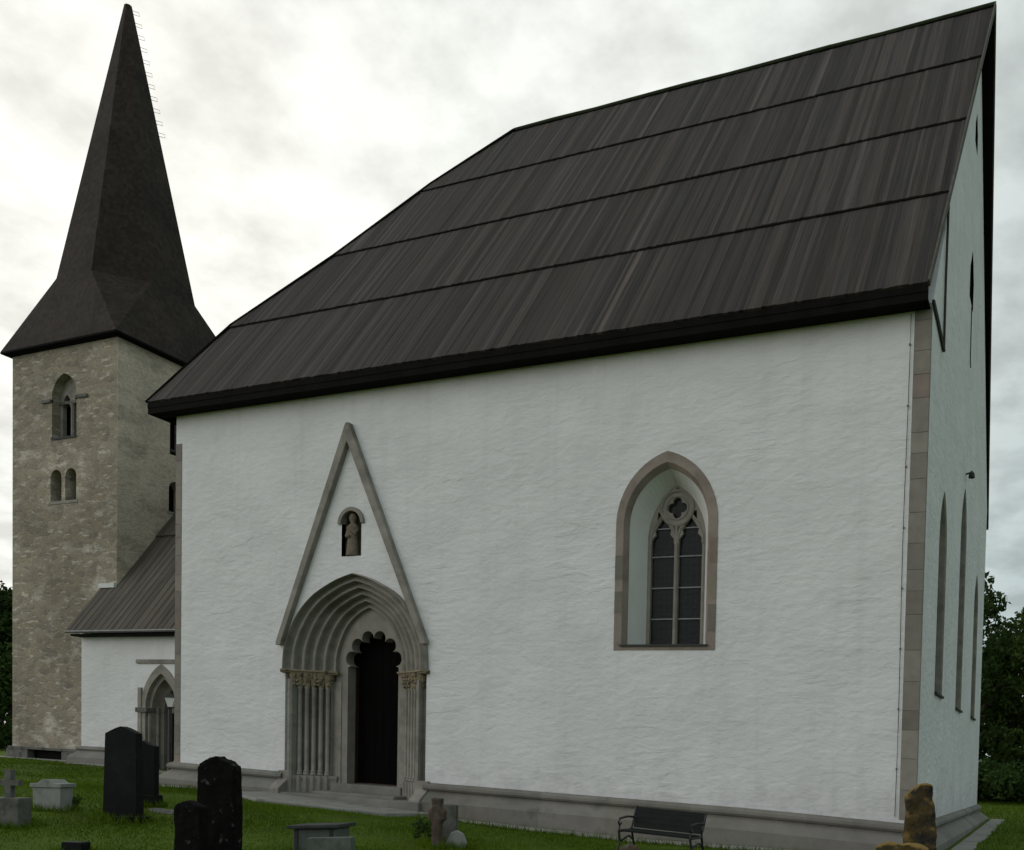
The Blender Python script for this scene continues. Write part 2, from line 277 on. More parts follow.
    mx4 = N.new('ShaderNodeMixRGB'); mx4.blend_type = 'MULTIPLY'; mx4.inputs[0].default_value = 1; L.new(mx3.outputs[0], mx4.inputs[1]); L.new(m3.outputs[0], mx4.inputs[2]); L.new(mx4.outputs[0], b.inputs['Base Color'])
    bp = N.new('ShaderNodeBump'); bp.inputs['Strength'].default_value = 0.28; bp.inputs['Distance'].default_value = 0.03
    h = N.new('ShaderNodeMath'); h.operation = 'MULTIPLY_ADD'; L.new(n1.outputs['Fac'], h.inputs[0]); h.inputs[1].default_value = 0.8
    hm = N.new('ShaderNodeMapRange'); hm.inputs['From Max'].default_value = 0.09; L.new(ve.outputs[0], hm.inputs[0]); L.new(hm.outputs[0], h.inputs[2])
    L.new(h.outputs[0], bp.inputs['Height']); L.new(bp.outputs[0], b.inputs['Normal'])
    return m
M['rubble'] = rubble_mat()
M['rubble_rendered_brightened'] = rubble_mat('rendered_rubble_brightened', 0.27)  # render patches widened and paled to offset the shade on the east face

def glass_mat():
    m, nt, b = new_mat('leaded_glass'); N, L = nt.nodes, nt.links
    b.inputs['Roughness'].default_value = 0.35; b.inputs['Specular IOR Level'].default_value = 0.15
    g = N.new('ShaderNodeNewGeometry'); mp = N.new('ShaderNodeMapping'); mp.inputs['Scale'].default_value = (13, 13, 13); mp.inputs['Rotation'].default_value = (0, R(45), 0)
    L.new(g.outputs['Position'], mp.inputs['Vector'])
    br = N.new('ShaderNodeTexChecker'); br.inputs['Scale'].default_value = 1.0; br.inputs['Color1'].default_value = (0.005, 0.0065, 0.008, 1); br.inputs['Color2'].default_value = (0.008, 0.010, 0.0125, 1)
    L.new(mp.outputs[0], br.inputs['Vector']); L.new(br.outputs['Color'], b.inputs['Base Color'])
    n = N.new('ShaderNodeTexNoise'); n.inputs['Scale'].default_value = 9; L.new(g.outputs['Position'], n.inputs['Vector'])
    bp = N.new('ShaderNodeBump'); bp.inputs['Strength'].default_value = 0.5; bp.inputs['Distance'].default_value = 0.02; L.new(n.outputs['Fac'], bp.inputs['Height']); L.new(bp.outputs[0], b.inputs['Normal'])
    return m
M['glass'] = glass_mat()

# ------------------------------------------------------------------ mesh helpers
WPOS = {}                                        # world position of every object's origin
def link(o, parent, wp):
    col.objects.link(o)
    WPOS[o] = Vector(wp)
    if parent is not None:
        o.parent = parent; o.location = Vector(wp) - WPOS[parent]
    else:
        o.location = Vector(wp)
    return o
def tag(o, label, cat, group=None, kind=None):
    if label: o['label'] = label
    if cat: o['category'] = cat
    if group: o['group'] = group
    if kind: o['kind'] = kind
    return o
def empty(name, wp, label, cat, group=None):
    o = bpy.data.objects.new(name, None); o.empty_display_size = 0.3
    link(o, None, wp); return tag(o, label, cat, group)

# the old church was built along the slope: its courses climb slightly to the west
KX, KY = -0.0228, -0.0101
def course(p): return (p[0], p[1], p[2] + KX * p[0] + KY * p[1])

class MB:
    def __init__(s): s.v = []; s.f = []; s.t = []
    def add(s, verts, faces, tint=None):
        b = len(s.v); s.v += [tuple(map(float, v)) for v in verts]; s.f += [[b + i for i in f] for f in faces]
        s.t += [tint] * len(faces); return s
    def box(s, a, b, tint=None):
        (x0, y0, z0), (x1, y1, z1) = a, b
        return s.add([(x0, y0, z0), (x1, y0, z0), (x1, y1, z0), (x0, y1, z0), (x0, y0, z1), (x1, y0, z1), (x1, y1, z1), (x0, y1, z1)],
                     [(0, 3, 2, 1), (4, 5, 6, 7), (0, 1, 5, 4), (1, 2, 6, 5), (2, 3, 7, 6), (3, 0, 4, 7)], tint)
    def hexa(s, lo, hi, tint=None):               # two quads (lists of 4 points), corresponding corners
        return s.add(list(lo) + list(hi), [(3, 2, 1, 0), (4, 5, 6, 7), (0, 1, 5, 4), (1, 2, 6, 5), (2, 3, 7, 6), (3, 0, 4, 7)], tint)
    def prism(s, poly, holes, d0, d1, fn, tint=None, sides=True):
        loops = [list(poly)] + [list(h) for h in holes]
        tri = tessellate_polygon([[Vector((u, v, 0)) for u, v in lp] for lp in loops])
        pts = [p for lp in loops for p in lp]; n = len(pts)
        V = [fn(u, v, d0) for u, v in pts] + [fn(u, v, d1) for u, v in pts]
        F = []
        for t in tri:
            F.append(tuple(t)); F.append(tuple(n + i for i in reversed(t)))
        if sides:
            k = 0
            for lp in loops:
                m = len(lp)
                for i in range(m):
                    a, b = k + i, k + (i + 1) % m; F.append((a, b, n + b, n + a))
                k += m
        return s.add(V, F, tint)
    def loft(s, loops, closed=True, caps=False, tint=None):
        m = len(loops[0]); V = [p for lp in loops for p in lp]; F = []
        for j in range(len(loops) - 1):
            for i in range(m if closed else m - 1):
                a = j * m + i; b = j * m + (i + 1) % m; F.append((a, b, b + m, a + m))
        if caps: F.append(tuple(range(m - 1, -1, -1))); F.append(tuple((len(loops) - 1) * m + i for i in range(m)))
        return s.add(V, F, tint)
    def lathe(s, c, prof, n=14, tint=None, sx=1, sy=1):
        return s.loft([[(c[0] + r * sx * math.cos(2 * math.pi * i / n), c[1] + r * sy * math.sin(2 * math.pi * i / n), c[2] + z) for i in range(n)] for r, z in prof], True, True, tint)
    def tube(s, pts, r, n=7, tint=None):
        pts = [Vector(p) for p in pts]; rs = r if isinstance(r, (list, tuple)) else [r] * len(pts); loops = []
        for i, p in enumerate(pts):
            d = (pts[min(i + 1, len(pts) - 1)] - pts[max(i - 1, 0)]).normalized()
            a = d.cross(Vector((0, 0, 1)))
            if a.length < 1e-3: a = d.cross(Vector((0, 1, 0)))
            a.normalize(); b = d.cross(a)
            loops.append([tuple(p + (a * math.cos(2 * math.pi * k / n) + b * math.sin(2 * math.pi * k / n)) * rs[i]) for k in range(n)])
        return s.loft(loops, True, True, tint)
    def build(s, name, m, parent=None, smooth=False, bevel=0.0, crs=False, jitter=0.0, origin=None, angle=35):
        v = np.array([course(p) for p in s.v] if crs else s.v, float)
        lo, hi = v.min(0), v.max(0)
        if jitter: v = v + rng.normal(size=v.shape) * jitter
        wp = Vector(origin) if origin is not None else Vector(((lo[0] + hi[0]) / 2, (lo[1] + hi[1]) / 2, lo[2]))
        me = bpy.data.meshes.new(name); me.from_pydata([tuple(p) for p in (v - np.array(wp))], [], s.f); me.validate()
        me.materials.append(m)
        if any(t is not None for t in s.t) and len(me.polygons) == len(s.t):
            at = me.attributes.new('tint', 'FLOAT_COLOR', 'FACE')
            c = np.ones((len(s.t), 4), np.float32)
            for i, t in enumerate(s.t):
                if t is not None: c[i, :3] = t
            at.data.foreach_set('color', c.ravel())
        import bmesh
        bm = bmesh.new(); bm.from_mesh(me); bmesh.ops.recalc_face_normals(bm, faces=bm.faces); bm.to_mesh(me); bm.free()
        o = bpy.data.objects.new(name, me); link(o, parent, wp)
        if smooth:
            me.polygons.foreach_set('use_smooth', [True] * len(me.polygons))
            me.set_sharp_from_angle(angle=R(angle))
        if bevel:
            b = o.modifiers.new('bevel', 'BEVEL'); b.width = bevel; b.segments = 2; b.limit_method = 'ANGLE'; b.angle_limit = R(40)
        return o

def arch(c, w, z0, zs, za, n=14):
    """pointed-arch outline, from bottom right round over the apex to bottom left"""
    h = za - zs; Rr = (w * w + h * h) / (2 * w); pts = [(c + w, z0), (c + w, zs)]
    a1 = math.atan2(h, Rr - w)
    for i in range(1, n + 1):
        a = a1 * i / n; pts.append((c + w - Rr + Rr * math.cos(a), zs + Rr * math.sin(a)))
    left = [(2 * c - u, v) for u, v in reversed(pts[:-1])]
    return pts + left
def round_arch(c, w, z0, zs, n=16):
    return [(c + w, z0)] + [(c + w * math.cos(math.pi * i / n), zs + w * math.sin(math.pi * i / n)) for i in range(n + 1)] + [(c - w, z0)]
SY = lambda y0: (lambda u, v, d: (u, y0 + d, v))     # plane facing the viewer (south), depth into the wall
SX = lambda x0: (lambda u, v, d: (x0 - d, u, v))     # plane facing east, depth into the wall

# ------------------------------------------------------------------ ground
GX = [-400, -60, -30, -24, -17.4, -14, -8.5, -5, 2, 30, 400]; GZ = [1.2, .9, .54, .4, .04, -.05, -.39, -.53, -.58, -.70, -1.2]
def ground_z(x, y):
    return np.interp(x, GX, GZ) + .32 * np.exp(-((np.asarray(x) + 13) / 6) ** 2 - ((np.asarray(y) + 6) / 4.0) ** 2)
def gz(x, y): return float(ground_z(x, y))
xs = np.unique(np.concatenate([np.linspace(-400, -60, 15), np.linspace(-60, -30, 20), np.linspace(-30, 12, 130), np.linspace(12, 60, 20), np.linspace(60, 400, 15)]))
ys = np.unique(np.concatenate([np.linspace(-400, -40, 12), np.linspace(-40, -14, 20), np.linspace(-14, 4, 70), np.linspace(4, 60, 30), np.linspace(60, 500, 16)]))
gxx, gyy = np.meshgrid(xs, ys)
gzz = ground_z(gxx, gyy) + 0.012 * np.sin(gxx * 1.9 + gyy * .7) * np.sin(gyy * 1.6 - gxx * .4)
me = bpy.data.meshes.new('lawn')
nx, ny = len(xs), len(ys)
me.from_pydata(np.stack([gxx, gyy, gzz], -1).reshape(-1, 3).tolist(), [], [(j * nx + i, j * nx + i + 1, (j + 1) * nx + i + 1, (j + 1) * nx + i) for j in range(ny - 1) for i in range(nx - 1)])
me.materials.append(M['soil']); me.polygons.foreach_set('use_smooth', [True] * len(me.polygons))
lawn = link(bpy.data.objects.new('lawn', me), None, (0, 0, 0)); lawn['kind'] = 'structure'

def strip_mesh(name, poly_pts, top=0.025, n=None):
    """flat stones laid on the ground: list of quads (4 xy corners)"""
    b = MB()
    for q in poly_pts:
        t = random.uniform(-.006, .006)
        b.hexa([(x, y, gz(x, y) - .12) for x, y in q], [(x, y, gz(x, y) + top + t) for x, y in q])
    o = b.build(name, M['paving'], None, bevel=.008); o['kind'] = 'structure'; return o
quads = []
x = -17.95
while x < 0.3:
    w = random.uniform(.5, .95)
    if not (-14.6 < x + w / 2 < -9.7): quads.append([(x, -.95 + random.uniform(-.05, .05)), (x + w - .012, -.95 + random.uniform(-.05, .05)), (x + w - .012, -.40), (x, -.40)])
    x += w
strip_mesh('paving_strip', quads)
quads = []; y = -.4
while y < 12.6:
    w = random.uniform(.6, 1.0); quads.append([(.42, y), (.78 + random.uniform(-.05, .05), y), (.78 + random.uniform(-.05, .05), y + w - .012), (.42, y + w - .012)]); y += w
strip_mesh('paving_strip', quads)
quads = []; x = -31.0
while x < -17.9:
    w = random.uniform(.5, .9); yb = 3.2 if x > -25.9 else 4.05
    quads.append([(x, yb - .55), (x + w - .012, yb - .55), (x + w - .012, yb - .02), (x, yb - .02)]); x += w
strip_mesh('paving_strip', quads, .02)

# ------------------------------------------------------------------ the church
L, WD = 17.54, 13.02
church = empty('church', (-9, 5, -0.5), 'white medieval stone church with black board roof, rubble tower and dark spire', 'church')
def tint(lo=.75, hi=1.25, warm=0.0):
    k = random.uniform(lo, hi); return (k * (1 + warm * random.uniform(-.3, 1)), k, k * (1 - warm * random.uniform(0, 1)))

# choir walls
PC = -12.05                                       # portal axis
pw_prof = [(1.99, 2.5), (1.97, 2.85), (1.92, 3.11), (1.75, 3.47), (1.47, 3.86), (1.08, 4.19), (.57, 4.44), (.28, 4.54), (0, 4.61)]
def portal_path(d, zbase=None, dz=0.62):
    """half outline of the portal arch, moved inwards by d; right springing -> apex -> left springing"""
    h = 4.61 - 2.5; kx_ = (1.99 - d) / 1.99; kz_ = (h - d * dz) / h
    half = [(w * kx_, 2.5 + (z - 2.5) * kz_) for w, z in pw_prof]
    # smooth the half outline
    pts = []
    for i in range(len(half) - 1):
        for k in range(3):
            t = k / 3; p0 = half[max(i - 1, 0)]; p1 = half[i]; p2 = half[i + 1]; p3 = half[min(i + 2, len(half) - 1)]
            f = lambda a, b, c, e: .5 * ((2 * b) + (-a + c) * t + (2 * a - 5 * b + 4 * c - e) * t * t + (-a + 3 * b - 3 * c + e) * t ** 3)
            pts.append((f(p0[0], p1[0], p2[0], p3[0]), f(p0[1], p1[1], p2[1], p3[1])))
    pts.append(half[-1])
    r = [(PC + w, z) for w, z in pts]; l = [(PC - w, z) for w, z in reversed(pts[:-1])]
    if zbase is not None: r = [(PC + 1.99 - d, zbase)] + r; l = l + [(PC - 1.99 + d, zbase)]
    return r + l
WC = -4.69                                        # window axis
w_out_ = arch(WC, 1.03, 2.93, 5.30, 6.63); w_in_ = arch(WC, .87, 3.03, 5.30, 6.43); w_in2 = arch(WC, .80, 3.05, 5.30, 6.34); w_gl = arch(WC, .60, 3.06, 5.12, 6.15)
niche = round_arch(-12.15, .27, 5.0, 5.72)
mb = MB()
outer = [(-L, -.7)] + list(reversed(portal_path(.03, -.7))) + [(0, -.7), (0, 8.66), (-L, 8.66)]
mb.prism(outer, [w_out_, niche], 0, .12, SY(0))
south = mb.build('choir_wall', M['plaster'], church, crs=True)
south['label'] = 'white plastered long wall'
gab = [(0.125, -.7), (WD, -.7), (WD, 8.6), (WD / 2, 17.85), (0.125, 8.72)]
lanc = [(2.61, .58, 2.40, 5.2, 6.28), (6.51, .62, 2.37, 6.2, 7.42), (10.41, .58, 2.40, 5.2, 6.20)]
lan_out = [arch(*a, n=10) for a in lanc]
slit = [(6.0, 11.55), (6.85, 11.55), (6.85, 12.2), (6.42, 12.75), (6.0, 12.2)]
slit2 = [(6.1, 15.0), (6.65, 15.0), (6.65, 15.4), (6.37, 15.75), (6.1, 15.4)]
mb = MB(); mb.prism(gab, lan_out + [slit, slit2], 0, .14, SX(0))
mb.box((-L, .125, -.7), (-L + .15, WD, 9.0)); mb.box((-L + .16, WD - .15, -.7), (-.145, WD - .001, 8.9))
gable = mb.build('gable_wall', M['plaster'], church, crs=True)
mb = MB(); mb.box((-L + .2, .95, -.7), (-.75, WD - .2, 9.4))            # the dark inside behind the openings
# quoins at both corners of the long wall
def quoins(name, x0, x1, z0, z1, y0):
    b = MB(); z = z0; b.box((x0 + .002, y0 + .006, z0), (x1 - .002, y0 + .1, z1), (.17, .16, .14))
    while z < z1 - .05:
        h = min(random.uniform(.30, .62), z1 - z); r = random.random()
        t = (0.235, 0.190, 0.165) if r < .18 else ((0.240, 0.220, 0.190) if r < .6 else (0.205, 0.190, 0.165))
        k = random.uniform(.85, 1.15); b.box((x0, y0, z + .004), (x1, y0 + .1, z + h - .004), tuple(k * c for c in t)); z += h
    return b.build(name, M['quoin'], church, crs=True, bevel=.006)
quoins('quoin', -.270, .006, .05, 8.6, -.008)
quoins('quoin', -L - .006, -L + .20, .1, 7.9, -.008)

# plinth with roll moulding; the roll climbs slightly to the west
PROF = [(0, .09), (.07, .075), (.125, .03), (.13, -.02), (.10, -.06), (.05, -.075), (.06, -.10), (.28, -.27), (.31, -.30), (.33, -.95)]
def zroll(x): return float(np.interp(x, [-17.6, -14.5, -8.7, -2.7, 0], [.16, .10, .05, -.02, -.10]))
def plinth_run(path, name):
    b = MB()
    for (p, q) in zip(path[:-1], path[1:]):
        p, q = np.array(p, float), np.array(q, float); d = q[:2] - p[:2]; ln = np.linalg.norm(d); u = d / ln
        nb = max(1, int(round(ln / 1.05))); cuts = np.concatenate([[0], (np.arange(1, nb) + rng.uniform(-.25, .25, nb - 1)) / nb, [1]])
        for t0, t1 in zip(cuts[:-1], cuts[1:]):
            loops = []
            for t, g in ((t0, 0), (t1, 0)):
                r = p + (q - p) * t; r[:2] += u * g; zr = zroll(r[0])
                loops.append([(r[0] + r[2] * o, r[1] + r[3] * o, z + zr if z > -.9 else z) for o, z in PROF])
            k = random.uniform(.86, 1.12); tc_ = (k * random.uniform(.98, 1.04), k, k * random.uniform(.94, 1.0))
            b.loft(loops, closed=False, tint=tc_)
    return b.build(name, M['plinth_blocks'], church, crs=True, smooth=True, angle=30)
plinth_run([(-L, 4.0, -1, 0), (-L, 0, -1, -1), (-14.0, 0, 0, -1)], 'plinth')
plinth_run([(-10.06, 0, 0, -1), (0, 0, 1, -1), (0, WD, 1, 1), (-3, WD, 0, 1)], 'plinth')
# roof: south slope in four courses of boards, cut by the hip at the west end
E0 = np.array([-.40, 8.785]); E1 = np.array([6.51, 18.16]); nrm = np.array([-(E1 - E0)[1], (E1 - E0)[0]]); nrm = nrm / np.linalg.norm(nrm)
def xl(s): return float(np.interp(s, [0, .10, .265, .515, .79, 1.0], [-18.04, -17.80, -17.40, -15.56, -14.0, -12.29]))
def xr(s): return -.02 + .30 * s
def slope_pt(x, s, h): p = E0 + (E1 - E0) * s + nrm * h; return (x, p[0], p[1])
def clip_poly(poly):                              # keep xl(s) <= x <= xr(s)
    for side in (0, 1):
        out = []
        for i in range(len(poly)):
            a, b = poly[i], poly[(i + 1) % len(poly)]
            g = (lambda p: p[0] - xl(p[1])) if side == 0 else (lambda p: xr(p[1]) - p[0])
            ga, gb = g(a), g(b)
            if ga >= 0: out.append(a)
            if (ga >= 0) != (gb >= 0): t = ga / (ga - gb); out.append((a[0] + (b[0] - a[0]) * t, a[1] + (b[1] - a[1]) * t))
        poly = out
        if len(poly) < 3: return []
    return poly
mb = MB()
tiers = [(0.0, .270), (.262, .520), (.512, .770), (.762, 1.0)]
for ti, (s0, s1) in enumerate(tiers):
    x = -18.2; i = 0
    lift0 = .10 if ti == 0 else .12
    while x < .35:
        w = random.uniform(.055, .115); k = random.choice([.62, .76, .88, .95, 1.0, 1.05, 1.2, 1.5]) * random.uniform(.92, 1.08); warm = random.uniform(-.03, .06)
        if random.random() < .05: k *= 1.5
        tcol = (k * (1 + warm), k, k * (1 - warm))
        e = random.uniform(-.0012, .0012)
        sub = 4
        hi = random.uniform(0, .006)
        for q in range(sub):
            a0 = s0 + e + (s1 - s0 - e) * q / sub; a1 = s0 + e + (s1 - s0 - e) * (q + 1) / sub
            poly = clip_poly([(x, a0), (x + w + .004, a0), (x + w + .004, a1), (x, a1)])
            if not poly: continue
            m = len(poly)
            H = lambda s: hi + .032 * (1 - (s - s0) / (s1 - s0))
            V = [slope_pt(px, s, -.03) for px, s in poly] + [slope_pt(px, s, H(s)) for px, s in poly]
            F = [tuple(range(m - 1, -1, -1)), tuple(range(m, 2 * m))] + [(j, (j + 1) % m, m + (j + 1) % m, m + j) for j in range(m)]
            mb.add(V, F, tcol)
        x += w; i += 1
roof = mb.build('choir_roof', M['tar'], church, crs=True)
for s_ in (.262, .512, .762):                      # battens under the butt ends of each course
    mb = MB(); mb.tube([slope_pt(xl(s_) + .02 + (xr(s_) - xl(s_) - .05) * k / 8, s_ - .003, .014 + .003 * math.sin(k * 1.7 + s_ * 9)) for k in range(9)], .012, 5)
    mb.build('course_batten', M['tar_dark'], roof, crs=True)
# under-layer, hip end and north slope
mb = MB()
S = [0, .06, .12, .2, .27, .35, .43, .51, .6, .7, .79, .9, 1.0]
mb.loft([[slope_pt(xl(s) + .02, s, -.035), slope_pt(xr(s) - .01, s, -.035), slope_pt(xr(s) - .01, s, -.10), slope_pt(xl(s) + .02, s, -.10)] for s in S], True, True)
def north(p): return (p[0], WD - p[1], p[2])
mb.loft([[north(slope_pt(xl(s), s, .05)), north(slope_pt(xr(s), s, .05)), north(slope_pt(xr(s), s, -.10)), north(slope_pt(xl(s), s, -.10))] for s in [-.055] + S], True, True)
mb.loft([[slope_pt(xl(s), s, .0), north(slope_pt(xl(s), s, .0))] for s in S], False)
mb.build('roof_underlay', M['tar_dark'], roof, crs=True)
mb = MB()                                         # eaves: soffit and fascia
mb.box((-18.0, -.365, 8.555), (-.02, .03, 8.59)); mb.box((-18.02, -.40, 8.525), (-.01, -.37, 8.745)); mb.box((-18.02, -.412, 8.66), (-.01, -.402, 8.765))
mb.box((-18.02, -.369, 8.525), (-17.99, WD + .4, 8.76)); mb.box((-17.98, .2, 8.555), (-17.545, WD, 8.59))
mb.box((-17.98, WD + .005, 8.43), (-.02, WD + .365, 8.47)); mb.box((-17.98, WD + .37, 8.41), (-.02, WD + .40, 8.76))
mb.build('eaves_board', M['tar_dark'], church, crs=True)
mb = MB()                                         # verge boards along the gable
for fn, S_ in ((lambda p: p, S), (north, [-.057] + S)):
    mb.loft([[fn(slope_pt(xr(s) + .004, s, .07)), fn(slope_pt(xr(s) + .035, s, .07)), fn(slope_pt(xr(s) + .035, s, -.05)), fn(slope_pt(xr(s) + .004, s, -.05))] for s in S_], True, True)
mb.build('verge_board', M['tar_edge'], roof, crs=True)
mb = MB()
mb.tube([(-12.3 + (12.6) * i / 10, 6.51, 18.19 + .012 * math.sin(i * 2.1)) for i in range(11)], .042, 6)
mb.build('ridge_cap', M['moss'], roof, crs=True)
mb = MB(); mb.tube([slope_pt(xl(s) - .01, s, .03) for s in S], .035, 5)
mb.build('hip_board', M['tar_dark'], roof, crs=True)

# lightning conductor and small iron fittings
mb = MB(); mb.tube([(-.335 + .01 * math.sin(z), -.03, z) for z in np.linspace(.1, 8.5, 12)], .006, 5)
for z in np.linspace(.9, 8.0, 8): mb.box((-.345, -.035, z), (-.325, .0, z + .025))
mb.tube([(.03, -.05, 8.66), (.03, .55, 8.62), (.03, 1.55, 8.50)], .030, 5); mb.tube([(.03, 1.55, 8.50), (.035, 1.45, 9.7), (.05, 1.38, 11.2)], .024, 5)
mb.build('lightning_conductor', M['iron'], church, crs=True)
mb = MB(); mb.tube([(0, 6.51, 7.75), (.13, 6.51, 7.78)], .02, 6); mb.lathe((.13, 6.51, 7.66), [(.01, .16), (.06, .10), (.075, 0), (.02, -.02)], 10)
mb.build('gable_lantern', M['iron'], church, crs=True)
for q_ in (slit, slit2):  # dark back and lining put the slits' unlit depth into the colour
    mb = MB(); mb.prism(q_, [], .10, .13, SX(0)); uc, vc = np.mean(q_, 0); mb.loft([[(-d, uc + (u - uc) * .985, vc + (v - vc) * .985) for u, v in q_] for d in (-.004, .11)], True); mb.build('loft_slit', M['tar_dark'], church, crs=True)
mb = MB(); mb.tube([(.015, 6.42, 11.5), (.015, 6.5, 10.4), (.015, 6.62, 10.2)], .011, 5)  # thin dark tube standing for the stain line below the slit
mb.build('slit_stain', M['tar_dark'], church, crs=True)

# tracery window in the long wall
mb = MB(); mb.prism(w_out_, [w_in_], -.012, .10, SY(0))
win = mb.build('tracery_window', M['pinkstone'], church, crs=True)
def loopY(pts, y): return [(u, y, v) for u, v in pts]
mb = MB(); mb.loft([loopY(w_in_, -.012), loopY(w_in2, .10), loopY(w_in2, .13)], True); mb.build('window_chamfer', M['pinkstone'], win, crs=True)
mb = MB(); mb.loft([loopY(w_in2, .12), loopY(w_gl, .54)], True); mb.build('window_reveal', M['reveal'], win, crs=True)
# coloured frame stones, alternate blocks a little redder
for i, (z, h) in enumerate([(3.15, .5), (3.75, .42), (4.4, .45)]):
    for sgn in (-1, 1):
        if random.random() < .75:
            x0, x1 = sorted((WC + sgn * .875, WC + sgn * 1.0315)); r = random.choice([(.215, .165, .135), (.235, .20, .155), (.17, .155, .13)]); mb = MB()
            mb.box((x0, -.0145, z + sgn * .12), (x1, .02, z + h + sgn * .12), r)
            mb.build('window_jamb_stone', M['quoin'], win, crs=True)
mb = MB()
def circ(c, z, r, n=24): return [(c + r * math.cos(2 * math.pi * i / n), z + r * math.sin(2 * math.pi * i / n)) for i in range(n)]
def quatre(c, z, R0, n=48):
    P = []
    for i in range(n):
        a = 2 * math.pi * i / n; best = .03
        for k in range(4):
            b = math.pi / 2 * k; d, rr = R0 * .52, R0 * .44
            disc = rr * rr - (d * math.sin(a - b)) ** 2
            if disc > 0: best = max(best, d * math.cos(a - b) + math.sqrt(disc))
        P.append((c + best * math.cos(a), z + best * math.sin(a)))
    return P
def light_head(c):                                # ogee-headed, cusped light
    w = .243; pts = [(c + w, 3.10), (c + w, 5.02)]
    pts += [(c + w - .005, 5.12), (c + w * .62, 5.22), (c + w * .70, 5.30), (c + w * .42, 5.40), (c + .05, 5.47), (c, 5.55)]
    return pts + [(2 * c - u, v) for u, v in reversed(pts[:-1])]
Lc, Rc = WC - .285, WC + .285
plate = arch(WC, .605, 3.07, 5.12, 6.155)
holes = [light_head(Lc), light_head(Rc), quatre(WC, 5.72, .21), circ(WC, 6.055, .05, 8), [(WC - .42, 5.42), (WC - .30, 5.62), (WC - .40, 5.66)], [(WC + .42, 5.42), (WC + .40, 5.66), (WC + .30, 5.62)], [(WC - .06, 5.35), (WC + .06, 5.35), (WC, 5.25)]]
mb.prism(plate, holes, .54, .68, SY(0))
# raised mouldings on the tracery
def ring(b, c, z, r, rr, y, a0=0, a1=2 * math.pi, n=28): b.tube([(c + r * math.cos(a0 + (a1 - a0) * i / n), y, z + r * math.sin(a0 + (a1 - a0) * i / n)) for i in range(n + 1)], rr, 6)
ring(mb, WC, 5.72, .33, .035, .54); ring(mb, WC, 5.72, .225, .018, .54)
mb.tube([(WC, .54, 3.1), (WC, .54, 5.36)], .030, 8)
for c in (Lc, Rc):
    h = [(c + .26, 5.02), (c + .25, 5.2), (c + .16, 5.42), (c, 5.60)]
    mb.tube([(u, .545, v) for u, v in h + [(2 * c - u, v) for u, v in reversed(h[:-1])]], .028, 6)
for sgn in (-1, 1): mb.tube([(WC + sgn * .56, .55, 3.1), (WC + sgn * .57, .55, 5.1)], .025, 6)
mb.build('tracery', M['tracery'], win, crs=True, smooth=True)
for c in (Lc, Rc):
    mb = MB(); mb.box((c - .23, .615, 3.08), (c + .23, .625, 5.56)); mb.build('window_pane', M['glass'], win, crs=True)
mb = MB(); mb.box((WC - .45, .63, 5.38), (WC + .45, .64, 6.12)); mb.build('window_pane', M['glass'], win, crs=True)
for z in (3.60, 4.20, 4.80, 5.34):
    mb = MB(); mb.tube([(WC - .52, .59, z), (WC + .52, .59, z)], .013, 5); mb.build('saddle_bar', M['zinc_pale'], win, crs=True)
mb = MB(); mb.hexa([(WC - .9, -.05, 3.0), (WC + .9, -.05, 3.0), (WC + .66, .54, 3.07), (WC - .66, .54, 3.07)], [(WC - .9, -.05, 3.035), (WC + .9, -.05, 3.035), (WC + .66, .54, 3.10), (WC - .66, .54, 3.10)])
mb.build('window_sill', M['capstone'], win, crs=True)

# lancets of the gable
for (c, w, z0, zs, za), out_ in zip(lanc, lan_out):
    inn = arch(c, w - .16, z0 + .10, zs - .05, za - .28, n=10); XL = lambda pts, d: [(-d, u, v) for u, v in pts]
    mb = MB(); mb.loft([XL(out_, -.008), XL(arch(c, w - .03, z0 + .03, zs, za - .05, n=10), .02), XL(inn, .45), XL(inn, .62)], True)
    lw = mb.build('lancet_window', M['limestone'], church, crs=True)
    mb = MB(); mb.prism(inn, [], .50, .52, SX(0)); mb.build('window_pane', M['glass'], lw, crs=True)
    mb = MB(); mb.hexa([(-.45, c - w + .03, z0 - .02), (.05, c - w - .02, z0 - .05), (.05, c + w + .02, z0 - .05), (-.45, c + w - .03, z0 - .02)], [(-.45, c - w + .03, z0 + .10), (.05, c - w - .02, z0 - .005), (.05, c + w + .02, z0 - .005), (-.45, c + w - .03, z0 + .10)])
    mb.build('window_sill', M['capstone'], lw, crs=True)

# ---- the great portal
T0, T1 = (0.0, -.06), (1.03, .52)                  # splay of jamb and arch: inward offset / depth
dx, dy = T1[0] - T0[0], T1[1] - T0[1]; dl = math.hypot(dx, dy); nv = (dy / dl, -dx / dl)
def roll_profile(rolls=5, per=12):
    """thin ridges with deep hollows between them"""
    P = [(-.02, .06), (-.02, -.06)]
    for i in range(rolls * per + 1):
        t = i / (rolls * per); a = .125 * abs(math.cos(rolls * math.pi * t)) ** 2.2 - .075
        P.append((T0[0] + dx * t + nv[0] * a, T0[1] + dy * t + nv[1] * a))
    P.append((1.06, .66)); return P
mb = MB()
prof = roll_profile()
mb.loft([[(u, y, v) for u, v in portal_path(d)] for d, y in prof], closed=False)
portal = mb.build('portal', M['limestone'], church, crs=True, smooth=True, angle=60)
portal['label'] = 'stepped stone portal with pointed arch of rolls'
COLS = [.335, .47, .605, .74, .875]                   # inward offsets of the five slender shafts
yd = lambda d: T0[1] + dy * d / dx
